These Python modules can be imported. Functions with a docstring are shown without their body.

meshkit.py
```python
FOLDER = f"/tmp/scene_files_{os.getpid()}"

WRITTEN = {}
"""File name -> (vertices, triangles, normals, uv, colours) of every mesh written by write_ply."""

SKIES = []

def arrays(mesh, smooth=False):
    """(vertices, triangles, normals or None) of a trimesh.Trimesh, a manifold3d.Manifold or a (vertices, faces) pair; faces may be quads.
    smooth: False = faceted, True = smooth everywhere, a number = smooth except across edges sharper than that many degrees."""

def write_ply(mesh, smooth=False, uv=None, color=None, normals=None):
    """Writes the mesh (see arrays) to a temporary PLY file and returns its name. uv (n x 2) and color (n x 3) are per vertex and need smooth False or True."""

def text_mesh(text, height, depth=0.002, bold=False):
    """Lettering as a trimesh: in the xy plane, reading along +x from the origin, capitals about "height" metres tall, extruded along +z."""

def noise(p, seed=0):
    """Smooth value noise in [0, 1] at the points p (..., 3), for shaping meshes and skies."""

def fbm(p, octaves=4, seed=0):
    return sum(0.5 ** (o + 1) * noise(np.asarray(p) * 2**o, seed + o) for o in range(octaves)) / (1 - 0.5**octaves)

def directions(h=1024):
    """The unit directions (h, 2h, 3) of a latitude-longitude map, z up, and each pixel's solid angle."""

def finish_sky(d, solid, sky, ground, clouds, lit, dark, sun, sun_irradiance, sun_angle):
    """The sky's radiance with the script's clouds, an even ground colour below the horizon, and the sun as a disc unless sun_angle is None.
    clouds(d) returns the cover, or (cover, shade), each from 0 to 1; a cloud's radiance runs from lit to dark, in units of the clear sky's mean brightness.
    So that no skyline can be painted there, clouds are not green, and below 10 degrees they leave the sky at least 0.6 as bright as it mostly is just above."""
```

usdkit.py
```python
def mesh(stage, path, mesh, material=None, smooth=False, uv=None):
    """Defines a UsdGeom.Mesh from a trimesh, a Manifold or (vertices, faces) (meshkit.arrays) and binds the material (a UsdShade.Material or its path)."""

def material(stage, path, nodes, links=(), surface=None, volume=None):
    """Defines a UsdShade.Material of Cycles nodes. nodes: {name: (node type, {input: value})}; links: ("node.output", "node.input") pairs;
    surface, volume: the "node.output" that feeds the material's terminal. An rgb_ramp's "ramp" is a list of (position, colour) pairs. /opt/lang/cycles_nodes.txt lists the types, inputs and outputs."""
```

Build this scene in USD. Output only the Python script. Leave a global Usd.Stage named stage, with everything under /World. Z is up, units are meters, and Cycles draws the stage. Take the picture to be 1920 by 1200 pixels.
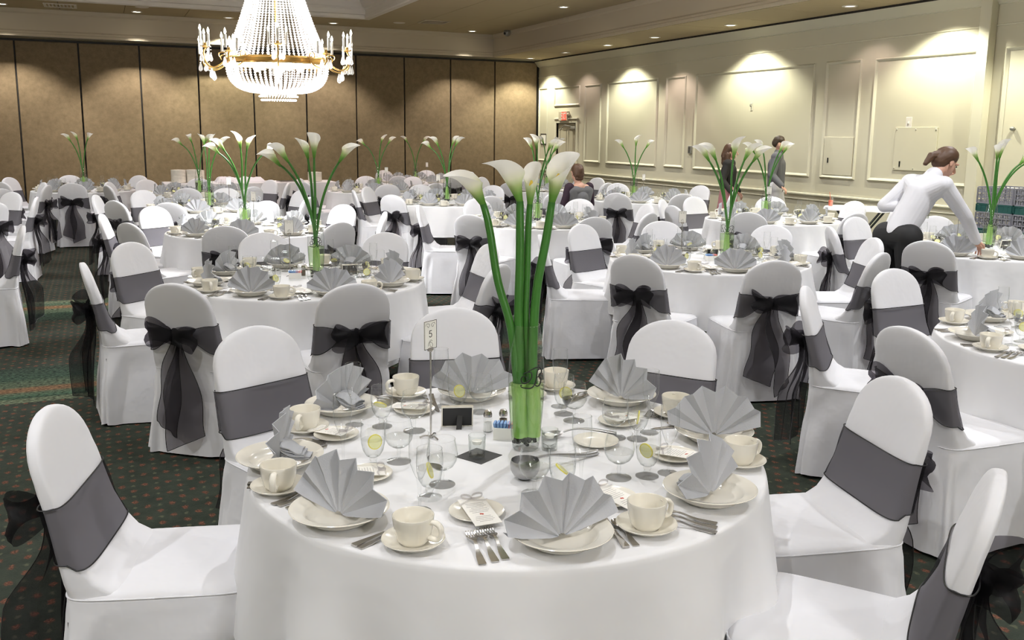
import math, random
import numpy as np, trimesh, manifold3d, shapely, usdkit, meshkit
from shapely.geometry import Polygon, LineString
from shapely.ops import unary_union
from pxr import Usd, UsdGeom, UsdLux, UsdShade, Gf, Sdf, Vt

stage = Usd.Stage.CreateInMemory()
UsdGeom.SetStageUpAxis(stage, UsdGeom.Tokens.z)
UsdGeom.SetStageMetersPerUnit(stage, 1.0)
stage.SetDefaultPrim(UsdGeom.Xform.Define(stage, '/World').GetPrim())
PI = math.pi
sin, cos, rad = math.sin, math.cos, math.radians

# ------------------------------------------------------------------ camera
TILT, ROLL, YAW, FPX = rad(9.76), rad(.57), rad(24.07), 1718.0
EYE = np.array([0, 0, 1.722])
_rt0 = np.array([cos(YAW), -sin(YAW), 0]); _h0 = np.array([sin(YAW), cos(YAW), 0])
FW = _h0 * cos(TILT) - np.array([0, 0, sin(TILT)]); _up0 = _h0 * sin(TILT) + np.array([0, 0, cos(TILT)])
RT = cos(ROLL) * _rt0 + sin(ROLL) * _up0; UP = -sin(ROLL) * _rt0 + cos(ROLL) * _up0
cam = UsdGeom.Camera.Define(stage, '/World/camera')
cam.AddTransformOp().Set(Gf.Matrix4d(*RT, 0, *UP, 0, *(-FW), 0, *EYE, 1))
cam.CreateHorizontalApertureAttr(36.0); cam.CreateVerticalApertureAttr(22.5)
cam.CreateFocalLengthAttr(FPX / 1920 * 36.0)
cam.CreateVerticalApertureOffsetAttr(-55 / 1920 * 36.0)
cam.CreateClippingRangeAttr(Gf.Vec2f(0.05, 200))
cam.CreateExposureAttr(-0.18)


def in_view(p, pad=20):
    d = np.asarray(p, float) - EYE; z = d @ FW
    if z < .2: return False
    x, y = 960 + FPX * (d @ RT) / z, 545 - FPX * (d @ UP) / z
    return -pad < x < 1920 + pad and -pad < y < 1200 + pad


# ------------------------------------------------------------------ lights (chandeliers are the room's main lamps, recessed spots wash the walls)
CHAND_I, WALL_I = 200.0, 100.0
WARM, GREENISH, PINK, AMBER = (.965, .97, 1.0), (1.0, .985, .80), (1.0, .80, .76), (1.0, .94, .83)
CHANDELIERS = [(1.65, 9.4, .40), (1.65, -1.2, .20)]
# (x, y, z of the ceiling it sits in, colour, intensity, half angle, label)
DOWN = []


def light_sphere(path, pos, color, inten, radius, cone=None, soft=.3):
    l = UsdLux.SphereLight.Define(stage, path)
    l.AddTranslateOp().Set(Gf.Vec3d(*pos)); l.CreateRadiusAttr(radius); l.CreateIntensityAttr(inten); l.CreateColorAttr(Gf.Vec3f(*color))
    l.CreateNormalizeAttr(True)
    if cone:
        s = UsdLux.ShapingAPI.Apply(l.GetPrim()); s.CreateShapingConeAngleAttr(cone); s.CreateShapingConeSoftnessAttr(soft)
    return l


dome = UsdLux.DomeLight.Define(stage, '/World/room_air'); dome.CreateIntensityAttr(0.02); dome.CreateColorAttr(Gf.Vec3f(1, .96, .9))

# ------------------------------------------------------------------ materials
_m = {}


def mat(name, nodes, links, surface='p.BSDF'):
    _m[name] = usdkit.material(stage, '/World/Looks/' + name, nodes, links, surface=surface); return _m[name]


def plain(name, col, rough=.6, metal=0., bump=None, spec=.5, coat=0., **kw):
    nodes = {'p': ('principled_bsdf', dict(base_color=col, roughness=rough, metallic=metal, specular_ior_level=spec, coat_weight=coat, **kw))}
    links = []
    if bump:
        nodes['tc'] = ('texture_coordinate', {}); nodes['n'] = ('noise_texture', {'scale': bump[0], 'detail': 3.0})
        nodes['b'] = ('bump', {'strength': bump[1], 'distance': bump[2]})
        links = [('tc.object', 'n.vector'), ('n.fac', 'b.height'), ('b.normal', 'p.normal')]
    return mat(name, nodes, links)


plain('chair_cover', (.74, .74, .765), .85, bump=(7, .35, .02), spec=.25, sheen_weight=.15)
plain('table_linen', (.78, .78, .79), .85, bump=(3.2, .55, .03), spec=.25, sheen_weight=.1)
plain('napkin_grey', (.455, .465, .49), .8, spec=.25, bump=(220, .25, .002))
plain('china', (.82, .785, .69), .18, coat=.3)
plain('steel', (.52, .50, .47), .22, 1.0)
plain('brushed_steel', (.50, .50, .50), .36, 1.0)
plain('gold', (.80, .52, .18), .25, 1.0)
plain('card', (.88, .86, .80), .7)
plain('ink', (.12, .115, .11), .7)
plain('ink_pale', (.55, .53, .50), .7)
plain('ink_red', (.5, .05, .02), .7)
plain('black', (.012, .012, .012), .5)
plain('black_stone', (.01, .01, .011), .3)
plain('lemon_rind', (.80, .72, .10), .5)
plain('lemon_flesh', (.86, .86, .45), .35)
plain('sugar_white', (.85, .84, .80), .5)
plain('packet_blue', (.25, .42, .72), .6)
plain('packet_pink', (.86, .30, .30), .6)
plain('pepper', (.16, .12, .08), .8)
plain('salt', (.85, .85, .84), .8)
plain('silver_frame', (.75, .72, .62), .3, .8)
plain('wall_paint', (.61, .575, .445), .6, bump=(40, .1, .004))
plain('wall_trim', (.66, .63, .50), .5)
plain('ceiling_trim', (.54, .465, .35), .6)
plain('soffit_tile', (.45, .37, .235), .9, bump=(60, .5, .01))
plain('joint_dark', (.03, .025, .018), .9)
plain('crown_white', (.72, .68, .62), .55)
plain('track_dark', (.018, .015, .012), .6)
plain('track_grey', (.24, .22, .17), .5)
plain('metal_grey', (.33, .33, .31), .4, .5)
plain('rack_grey', (.27, .27, .31), .55)
plain('rack_teal', (.012, .095, .085), .5)
plain('door_paint', (.46, .42, .31), .5)
plain('skin', (.62, .36, .26), .55, subsurface_weight=.0)
plain('hair_brown', (.095, .048, .024), .55)
plain('hair_dark', (.055, .035, .018), .55)
plain('shirt_white', (.74, .74, .78), .8)
plain('suit_grey', (.13, .13, .14), .8)
plain('apron_grey', (.50, .49, .52), .8)
plain('trouser_black', (.012, .012, .013), .75)
plain('knit_grey', (.15, .15, .155), .9, bump=(300, .6, .003))
plain('plum', (.035, .016, .03), .8)
plain('dress_black', (.02, .018, .016), .8)
plain('skirt_rose', (.45, .20, .22), .8)
plain('drink_red', (.75, .16, .08), .3)
plain('stem_green', (.050, .19, .028), .35, bump=(30, .2, .004))
plain('spadix', (.85, .60, .08), .6)
plain('candle', (.9, .88, .82), .4)
plain('screw', (.45, .43, .36), .4)
plain('coaster_dark', (.05, .05, .05), .6)
plain('table_top', (.30, .19, .10), .5)
plain('leg_metal', (.10, .10, .10), .4, .7)

# stems under water look paler
mat('stem_pale', {'p': ('principled_bsdf', {'base_color': (.42, .60, .22), 'roughness': .4}), 'tc': ('texture_coordinate', {}), 'm': ('mapping', {'scale': (40, 40, 3)}), 'n': ('noise_texture', {'scale': 1.0}),
    'r': ('rgb_ramp', {'ramp': [(.3, (.25, .47, .11)), (.7, (.48, .62, .26))]})}, [('tc.object', 'm.vector'), ('m.vector', 'n.vector'), ('n.fac', 'r.fac'), ('r.color', 'p.base_color')])
# calla spathe: green at the throat, ivory above (its own colour, along the mesh's v)
mat('spathe', {'uv': ('texture_coordinate', {}), 's': ('separate_xyz', {}), 'r': ('rgb_ramp', {'ramp': [(0, (.10, .29, .03)), (.20, (.20, .42, .08)), (.36, (.50, .62, .26)), (.50, (.82, .83, .64)), (.64, (.88, .86, .78)), (1, (.90, .88, .82))]}),
    'p': ('principled_bsdf', {'roughness': .5, 'specular_ior_level': .3}), 't': ('translucent_bsdf', {}), 'm': ('mix_closure', {'fac': .3})},
    [('uv.UV', 's.vector'), ('s.y', 'r.fac'), ('r.color', 'p.base_color'), ('r.color', 't.color'), ('p.BSDF', 'm.closure1'), ('t.BSDF', 'm.closure2')], 'm.closure')
# organza
mat('organza', {'p': ('principled_bsdf', {'base_color': (.016, .014, .018), 'roughness': .6}), 't': ('transparent_bsdf', {'color': (.535, .525, .54)}), 'm': ('mix_closure', {'fac': .80})},
    [('p.BSDF', 'm.closure1'), ('t.BSDF', 'm.closure2')], 'm.closure')
mat('organza_tail', {'p': ('principled_bsdf', {'base_color': (.013, .012, .014), 'roughness': .6}), 't': ('transparent_bsdf', {'color': (.47, .45, .47)}), 'm': ('mix_closure', {'fac': .72})},
    [('p.BSDF', 'm.closure1'), ('t.BSDF', 'm.closure2')], 'm.closure')
mat('organza_gathered', {'p': ('principled_bsdf', {'base_color': (.012, .011, .013), 'roughness': .6}), 't': ('transparent_bsdf', {'color': (.45, .43, .46)}), 'm': ('mix_closure', {'fac': .62})},
    [('p.BSDF', 'm.closure1'), ('t.BSDF', 'm.closure2')], 'm.closure')
mat('ribbon_sheer', {'p': ('principled_bsdf', {'base_color': (.45, .42, .42), 'roughness': .5}), 't': ('transparent_bsdf', {}), 'm': ('mix_closure', {'fac': .4})},
    [('p.BSDF', 'm.closure1'), ('t.BSDF', 'm.closure2')], 'm.closure')


def thin_glass(name, centre=(.97, .975, .97), edge=(.42, .45, .44), refl=.5, rough=.02):
    mat(name, {'lw': ('layer_weight', {'blend': .5}), 'pw': ('math', {'math_type': 'power', 'value2': 4.5}), 'ml': ('math', {'math_type': 'multiply_add', 'value2': refl, 'value3': .045}),
        'pe': ('math', {'math_type': 'power', 'value2': 3.5}), 'r': ('mix', {'color1': centre, 'color2': edge}), 't': ('transparent_bsdf', {}), 'g': ('glossy_bsdf', {'color': (1, 1, 1), 'roughness': rough}), 'm': ('mix_closure', {})},
        [('lw.facing', 'pw.value1'), ('pw.value', 'ml.value1'), ('lw.facing', 'pe.value1'), ('pe.value', 'r.fac'), ('r.color', 't.color'), ('ml.value', 'm.fac'), ('t.BSDF', 'm.closure1'), ('g.BSDF', 'm.closure2')], 'm.closure')


thin_glass('glass', (.988, .99, .988), (.60, .63, .62), .75)
thin_glass('glass_stem', (.982, .985, .983), (.74, .77, .76), .9, .03)
thin_glass('vase_glass', (.965, .975, .965), (.50, .53, .50), .45)
thin_glass('water', (.975, .98, .975), (.84, .87, .85), .5)
thin_glass('vase_water', (.86, .95, .78), (.60, .75, .50), .3)
# crystal beads
mat('crystal', {'t': ('translucent_bsdf', {'color': (.95, .95, .93)}), 'g': ('glossy_bsdf', {'color': (.95, .95, .95), 'roughness': .08}), 'c': ('transparent_bsdf', {'color': (.9, .9, .9)}), 'm1': ('mix_closure', {'fac': .35}), 'm2': ('mix_closure', {'fac': .35})},
    [('t.BSDF', 'm1.closure1'), ('g.BSDF', 'm1.closure2'), ('m1.closure', 'm2.closure1'), ('c.BSDF', 'm2.closure2')], 'm2.closure')
for _n, _c, _s in (('bulb_glow', (1, .95, .86), 60.), ('lamp_glow', (1, .97, .80), 14.), ('lamp_dim', (1, .93, .85), 3.), ('exit_glow', (1, .10, .05), 1.6)):
    mat(_n, {'e': ('emission', {'color': _c, 'strength': _s})}, [], 'e.emission')
# partition fabric
mat('partition_fabric', {'tc': ('geometry', {}), 'n': ('noise_texture', {'scale': 9.0, 'detail': 6.0, 'roughness': .7}), 'r': ('rgb_ramp', {'ramp': [(.3, (.200, .146, .088)), (.7, (.275, .205, .127))]}), 'p': ('principled_bsdf', {'roughness': .9, 'specular_ior_level': .2})},
    [('tc.position', 'n.vector'), ('n.fac', 'r.fac'), ('r.color', 'p.base_color')])
# carpet: dark green pile with staggered russet sprigs, and two woven border bands across the room
CX_, CY_ = .105, .145
mat('carpet', {
    'g': ('geometry', {}), 'jn': ('noise_texture', {'scale': 55.0, 'detail': 3.0, 'roughness': .7}), 'js': ('vector_math', {'math_type': 'multiply_add', 'vector2': (.040, .040, 0), 'vector3': (-.020, -.020, 0)}),
    'pj': ('vector_math', {'math_type': 'add'}), 's': ('separate_xyz', {}), 's0': ('separate_xyz', {}),
    'u': ('math', {'math_type': 'multiply', 'value2': 1 / CX_}), 'v': ('math', {'math_type': 'multiply', 'value2': 1 / CY_}),
    'a': ('math', {'math_type': 'fraction'}), 'b': ('math', {'math_type': 'fraction'}), 'u2': ('math', {'math_type': 'add', 'value2': .5}), 'v2': ('math', {'math_type': 'add', 'value2': .5}),
    'a2': ('math', {'math_type': 'fraction'}), 'b2': ('math', {'math_type': 'fraction'}),
    'c1': ('combine_xyz', {}), 'c2': ('combine_xyz', {}), 'c3': ('combine_xyz', {}),
    'd1': ('vector_math', {'math_type': 'distance', 'vector2': (.5, .5, 0)}), 'd2': ('vector_math', {'math_type': 'distance', 'vector2': (.5, .5, 0)}), 'd3': ('vector_math', {'math_type': 'distance', 'vector2': (.5, .5, 0)}),
    'dm': ('math', {'math_type': 'minimum'}), 'mk': ('map_range', {'from_min': .085, 'from_max': .165, 'to_min': 1.0, 'to_max': 0.0, 'clamp': True}), 'mk3': ('map_range', {'from_min': .05, 'from_max': .11, 'to_min': .55, 'to_max': 0.0, 'clamp': True}),
    'n2': ('noise_texture', {'scale': 130.0, 'detail': 2.0}), 'rr': ('rgb_ramp', {'ramp': [(.30, (.04, .04, .024)), (.44, (.09, .036, .024)), (.60, (.165, .066, .042)), (.75, (.21, .15, .09))]}),
    'n3': ('noise_texture', {'scale': 6.0, 'detail': 8.0, 'roughness': .75}), 'rb': ('rgb_ramp', {'ramp': [(.3, (.022, .028, .021)), (.7, (.043, .052, .038))]}),
    'm1': ('mix', {}), 'm3': ('mix', {'color2': (.12, .12, .075)}),
    'yr': ('map_range', {'from_min': 6.0, 'from_max': 11.0, 'to_min': 0.0, 'to_max': 1.0, 'clamp': True}),
    'bm': ('rgb_ramp', {'interpolate': False, 'ramp': [(0, (0, 0, 0)), ((6.38 - 6) / 5, (1, 1, 1)), ((7.35 - 6) / 5, (0, 0, 0)), ((9.15 - 6) / 5, (1, 1, 1)), ((10.2 - 6) / 5, (0, 0, 0))]}),
    'bc': ('rgb_ramp', {'ramp': [(0, (.03, .05, .03)), (.38 / 5, (.03, .05, .03)), (.385 / 5, (.10, .118, .075)), (.50 / 5, (.09, .11, .068)), (.505 / 5, (.03, .055, .035)), (.56 / 5, (.05, .09, .055)), (.64 / 5, (.07, .09, .056)), (.68 / 5, (.15, .085, .045)), (.76 / 5, (.15, .085, .045)), (.80 / 5, (.07, .09, .056)), (.92 / 5, (.062, .084, .052)), (1.02 / 5, (.035, .06, .04)), (1.35 / 5, (.028, .042, .03)),
        (3.15 / 5, (.028, .042, .03)), (3.5 / 5, (.035, .06, .04)), (3.6 / 5, (.062, .084, .052)), (3.75 / 5, (.07, .09, .056)), (3.8 / 5, (.16, .09, .045)), (3.9 / 5, (.16, .09, .045)), (3.95 / 5, (.07, .09, .056)), (4.05 / 5, (.05, .09, .055)), (4.10 / 5, (.10, .118, .075)), (4.2 / 5, (.095, .112, .068)), (1, (.03, .05, .03))]}),
    'bn': ('noise_texture', {'scale': 42.0, 'detail': 2.0}), 'bnr': ('map_range', {'from_min': .35, 'from_max': .62, 'to_min': .45, 'to_max': 1.35}), 'bcm': ('vector_math', {'math_type': 'scale'}),
    'm2': ('mix', {}), 'bp': ('bump', {'strength': .5, 'distance': .004}), 'p': ('principled_bsdf', {'roughness': .95, 'specular_ior_level': .1})},
    [('g.position', 'jn.vector'), ('jn.color', 'js.vector1'), ('g.position', 'pj.vector1'), ('js.vector', 'pj.vector2'), ('pj.vector', 's.vector'), ('g.position', 's0.vector'),
     ('s.x', 'u.value1'), ('s.y', 'v.value1'), ('u.value', 'a.value1'), ('v.value', 'b.value1'), ('u.value', 'u2.value1'), ('v.value', 'v2.value1'), ('u2.value', 'a2.value1'), ('v2.value', 'b2.value1'),
     ('a.value', 'c1.x'), ('b.value', 'c1.y'), ('a2.value', 'c2.x'), ('b2.value', 'c2.y'), ('a.value', 'c3.x'), ('b2.value', 'c3.y'), ('c1.vector', 'd1.vector1'), ('c2.vector', 'd2.vector1'), ('c3.vector', 'd3.vector1'),
     ('d1.value', 'dm.value1'), ('d2.value', 'dm.value2'), ('dm.value', 'mk.value'), ('d3.value', 'mk3.value'), ('g.position', 'n2.vector'), ('n2.fac', 'rr.fac'), ('g.position', 'n3.vector'), ('n3.fac', 'rb.fac'),
     ('rb.color', 'm3.color1'), ('mk3.result', 'm3.fac'), ('m3.color', 'm1.color1'), ('rr.color', 'm1.color2'), ('mk.result', 'm1.fac'),
     ('s0.y', 'yr.value'), ('yr.result', 'bm.fac'), ('yr.result', 'bc.fac'), ('g.position', 'bn.vector'), ('bn.fac', 'bnr.value'), ('bc.color', 'bcm.vector1'), ('bnr.result', 'bcm.scale'),
     ('bm.color', 'm2.fac'), ('m1.color', 'm2.color1'), ('bcm.vector', 'm2.color2'), ('m2.color', 'p.base_color'), ('n2.fac', 'bp.height'), ('bp.normal', 'p.normal')])

# ------------------------------------------------------------------ helpers: scene graph
_used = {}


def numbered(parent, name):
    k = (parent, name); n = _used.get(k, 0); _used[k] = n + 1
    return name if n == 0 else '%s_%03d' % (name, n)


def pathof(o): return str(o.GetPath()) if hasattr(o, 'GetPath') else str(o)


def tag(o, label=None, cat=None, group=None, kind=None):
    for k, v in (('label', label), ('category', cat), ('group', group), ('kind', kind)):
        if v: o.SetCustomDataByKey(k, v)
    return o


def thing(name, label, cat, loc=(0, 0, 0), rz=0., group=None, kind=None):
    x = UsdGeom.Xform.Define(stage, '/World/' + numbered('/World', name))
    x.AddTranslateOp().Set(Gf.Vec3d(*map(float, loc))); x.AddRotateZOp().Set(math.degrees(rz))
    return tag(x.GetPrim(), label, cat, group, kind)


def obj(name, mesh, m, parent=None, smooth=False, uv=None):
    pp = pathof(parent) if parent is not None else '/World'
    return usdkit.mesh(stage, pp + '/' + numbered(pp, name), mesh, _m[m] if isinstance(m, str) else m, smooth, uv).GetPrim()


def dup(root, loc, rz, label, group=None, cat=None):
    was = root.GetCustomData()
    base = root.GetName()
    if base[-4:-3] == '_' and base[-3:].isdigit(): base = base[:-4]
    r = thing(base, label, cat or was['category'], loc, rz, group or was.get('group'))
    r.GetReferences().AddInternalReference(root.GetPath()); r.SetInstanceable(True)
    return r


def place(o, loc, rz):
    x = UsdGeom.Xformable(o); ops = x.GetOrderedXformOps(); ops[0].Set(Gf.Vec3d(*map(float, loc))); ops[1].Set(math.degrees(rz))


class Kind:
    """A kind of thing: the first placing moves the prototype itself, the rest are instanced copies."""
    def __init__(self, protos): self.p = protos; self.n = [0] * len(protos)
    def put(self, loc, rz, label, group=None, i=0):
        i %= len(self.p); o = self.p[i]; self.n[i] += 1
        if self.n[i] == 1:
            place(o, loc, rz); tag(o, label, None, group); return o
        return dup(o, loc, rz, label, group)
    def done(self):
        for o, n in zip(self.p, self.n):
            if n == 0: stage.RemovePrim(o.GetPath())


# ------------------------------------------------------------------ helpers: meshes
def grid(P, cu=False, cv=False):
    """P: n x m x 3 points -> quads; cu / cv: closed along the first / second index."""
    P = np.asarray(P, float); n, m = P.shape[:2]
    i, j = np.meshgrid(np.arange(n if cu else n - 1), np.arange(m if cv else m - 1), indexing='ij')
    i2, j2 = (i + 1) % n, (j + 1) % m
    q = np.stack([i * m + j, i2 * m + j, i2 * m + j2, i * m + j2], -1).reshape(-1, 4)
    return P.reshape(-1, 3), np.vstack([q[:, [0, 1, 2]], q[:, [0, 2, 3]]])


def cat(parts):
    V, F, n = [], [], 0
    for p in parts:
        v, f = (p.vertices, p.faces) if hasattr(p, 'vertices') else p
        f = np.asarray(f)
        if f.shape[1] == 4: f = np.vstack([f[:, [0, 1, 2]], f[:, [0, 2, 3]]])
        V.append(np.asarray(v)); F.append(f + n); n += len(v)
    return np.vstack(V), np.vstack(F)


def move(m, t=(0, 0, 0), rz=0., rx=0., ry=0., s=1.):
    v, f = (m.vertices, m.faces) if hasattr(m, 'vertices') else m
    v = np.array(v, float) * s
    for a, (p, q) in ((rx, (1, 2)), (ry, (2, 0)), (rz, (0, 1))):
        if a:
            c, s_ = cos(a), sin(a); x, y = v[:, p].copy(), v[:, q].copy()
            v[:, p] = c * x - s_ * y; v[:, q] = s_ * x + c * y
    return v + np.asarray(t, float), np.asarray(f)


def lathe(prof, n=32, cap0=False, cap1=False):
    prof = np.asarray(prof, float); a = np.arange(n) * 2 * PI / n
    P = np.stack([prof[:, None, 0] * np.cos(a), prof[:, None, 0] * np.sin(a), np.repeat(prof[:, 1:2], n, 1)], -1)
    v, f = grid(P, False, True)
    f = f[:, ::-1]
    ex = []
    for on, k, fl in ((cap0, 0, 1), (cap1, len(prof) - 1, 0)):
        if on:
            v = np.vstack([v, [0, 0, prof[k, 1]]]); c = len(v) - 1; j = np.arange(n); t = np.stack([np.full(n, c), k * n + j, k * n + (j + 1) % n], 1)
            ex.append(t[:, ::-1] if fl else t)
    return (v, np.vstack([f] + ex)) if ex else (v, f)


def tube(pts, r, n=8, caps=True):
    p = np.asarray(pts, float); r = np.broadcast_to(r, (len(p),)).astype(float)
    t = np.gradient(p, axis=0); t /= np.linalg.norm(t, axis=1, keepdims=True) + 1e-12
    up = np.array([0, 0, 1.]) if abs(t[0, 2]) < .9 else np.array([1., 0, 0])
    a = np.cross(t[0], up); a /= np.linalg.norm(a); A = [a]
    for k in range(1, len(p)):
        a = A[-1] - t[k] * (A[-1] @ t[k]); A.append(a / (np.linalg.norm(a) + 1e-12))
    A = np.array(A); B = np.cross(t, A); g = np.arange(n) * 2 * PI / n
    P = p[:, None] + r[:, None, None] * (np.cos(g)[None, :, None] * A[:, None] + np.sin(g)[None, :, None] * B[:, None])
    v, f = grid(P, False, True); f = f[:, ::-1]
    if caps:
        for k, fl in ((0, 0), (len(p) - 1, 1)):
            v = np.vstack([v, p[k]]); c = len(v) - 1; j = np.arange(n); tt = np.stack([np.full(n, c), k * n + j, k * n + (j + 1) % n], 1)
            f = np.vstack([f, tt[:, ::-1] if fl else tt])
    return v, f


def spline(pts, n=24):
    from scipy.interpolate import CubicSpline
    p = np.asarray(pts, float); s = np.r_[0, np.cumsum(np.linalg.norm(np.diff(p, axis=0), axis=1))]
    return CubicSpline(s, p)(np.linspace(0, s[-1], n))


def box(x0, x1, y0, y1, z0, z1, b=0.):
    if b <= 0:
        m = trimesh.creation.box(extents=(x1 - x0, y1 - y0, z1 - z0)); m.apply_translation(((x0 + x1) / 2, (y0 + y1) / 2, (z0 + z1) / 2)); return m.vertices, m.faces
    pts = []
    for x, sx in ((x0, 1), (x1, -1)):
        for y, sy in ((y0, 1), (y1, -1)):
            for z, sz in ((z0, 1), (z1, -1)):
                pts += [(x + sx * b, y + sy * b, z), (x + sx * b, y, z + sz * b), (x, y + sy * b, z + sz * b)]
    h = trimesh.convex.convex_hull(np.array(pts)); return h.vertices, h.faces


def ball(c, r, sub=2, s=(1, 1, 1)):
    m = trimesh.creation.icosphere(sub, 1.0); return m.vertices * np.array(s) * r + np.asarray(c, float), m.faces


def extr(poly, h):
    gs = getattr(poly, 'geoms', [poly])
    return cat([trimesh.creation.extrude_polygon(g, h, engine='earcut') for g in gs if g.area > 1e-9])


def dense(m, step):
    m = trimesh.Trimesh(*m, process=True)
    v, f = trimesh.remesh.subdivide_to_size(m.vertices, m.faces, step, max_iter=12); return v, f


def sm(x, a=0., b=1.):
    t = np.clip((np.asarray(x, float) - a) / (b - a), 0, 1); return t * t * (3 - 2 * t)

# ------------------------------------------------------------------ the room
XR, YB, ZS, ZC = 10.746, 22.5, 3.60, 4.15
XL, YF = -4.8, -3.6


def struct(name, label=None):
    x = UsdGeom.Xform.Define(stage, '/World/' + name); p = x.GetPrim(); p.SetCustomDataByKey('kind', 'structure')
    return tag(p, label)


fl = obj('floor', box(XL, XR + .3, YF, YB + .3, -.06, 0), 'carpet'); tag(fl, 'dark green patterned carpet with russet sprigs and two woven border bands', kind='structure')

wb = struct('wall_back', 'brown fabric folding partition of tall panels across the far end')
obj('backing', box(XL, XR, YB + .03, YB + .12, 0, ZS + .1), 'track_dark', wb)
for k in range(13):
    x1 = 10.72 - 1.224 * k
    if x1 - 1.2 < XL: break
    obj('partition_panel', box(x1 - 1.207, x1 - .017, YB - .02, YB + .035, .03, ZS - .055, .006), 'partition_fabric', wb)
obj('track', box(XL, XR, YB - .035, YB + .035, ZS - .055, ZS - .01), 'track_dark', wb)
obj('jamb', box(XR - .028, XR + .002, YB - .06, YB + .03, 0, ZS - .05), 'track_dark', wb)

wr = struct('wall_right', 'cream wall with moulded panels and chair rail, washed by spots')
DY0, DY1, DZ = 20.27, 21.34, 1.985
obj('plaster', cat([box(XR, XR + .14, YF, DY0, 0, ZS), box(XR, XR + .14, DY1, YB, 0, ZS), box(XR, XR + .14, DY0, DY1, DZ, ZS)]), 'wall_paint', wr)
obj('lower_wall', cat([box(XR - .006, XR, YF, DY0 - .1, 0, .66), box(XR - .006, XR, DY1 + .1, YB - .03, 0, .66)]), 'wall_paint', wr)


def moulding(path, prof_w, prof_d):
    """A closed rectangular frame moulding on the right wall: path = (y0, y1, z0, z1); outer edge."""
    y0, y1, z0, z1 = path; w, d = prof_w, prof_d
    steps = [(0, 0), (.12, .55), (.35, 1.0), (.6, .8), (.8, .45), (1, 0)]
    P = []
    for u, h in steps:
        i = u * w; x = XR - h * d
        P.append([(x, y0 + i, z0 + i), (x, y1 - i, z0 + i), (x, y1 - i, z1 - i), (x, y0 + i, z1 - i)])
    return grid(np.array(P), False, True)


for (ya, yb, za, zb) in [(21.86, 22.40, 1.0, 2.90), (20.10, 21.50, 2.40, 2.885), (19.06, 19.86, 1.045, 2.875), (16.66, 18.77, 1.045, 2.885), (15.64, 16.35, 1.055, 2.885),
                         (12.0, 15.31, 1.05, 2.89), (10.98, 11.75, 1.05, 2.90), (8.92, 10.72, 1.05, 2.88), (5.2, 8.52, 1.05, 2.88)]:
    obj('panel_moulding', moulding((ya, yb, za, zb), .055, .03), 'wall_trim', wr, 25)


def rail(name, z0, z1, d, m, y0=YF, y1=YB - .03, steps=((0, 0), (.15, .7), (.5, 1), (.85, .9), (1, .1))):
    P = [[(XR - h * d, y, z0 + u * (z1 - z0)) for y in (y0, y1)] for u, h in steps]
    return obj(name, grid(np.array(P)), m, wr, 25)


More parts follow.
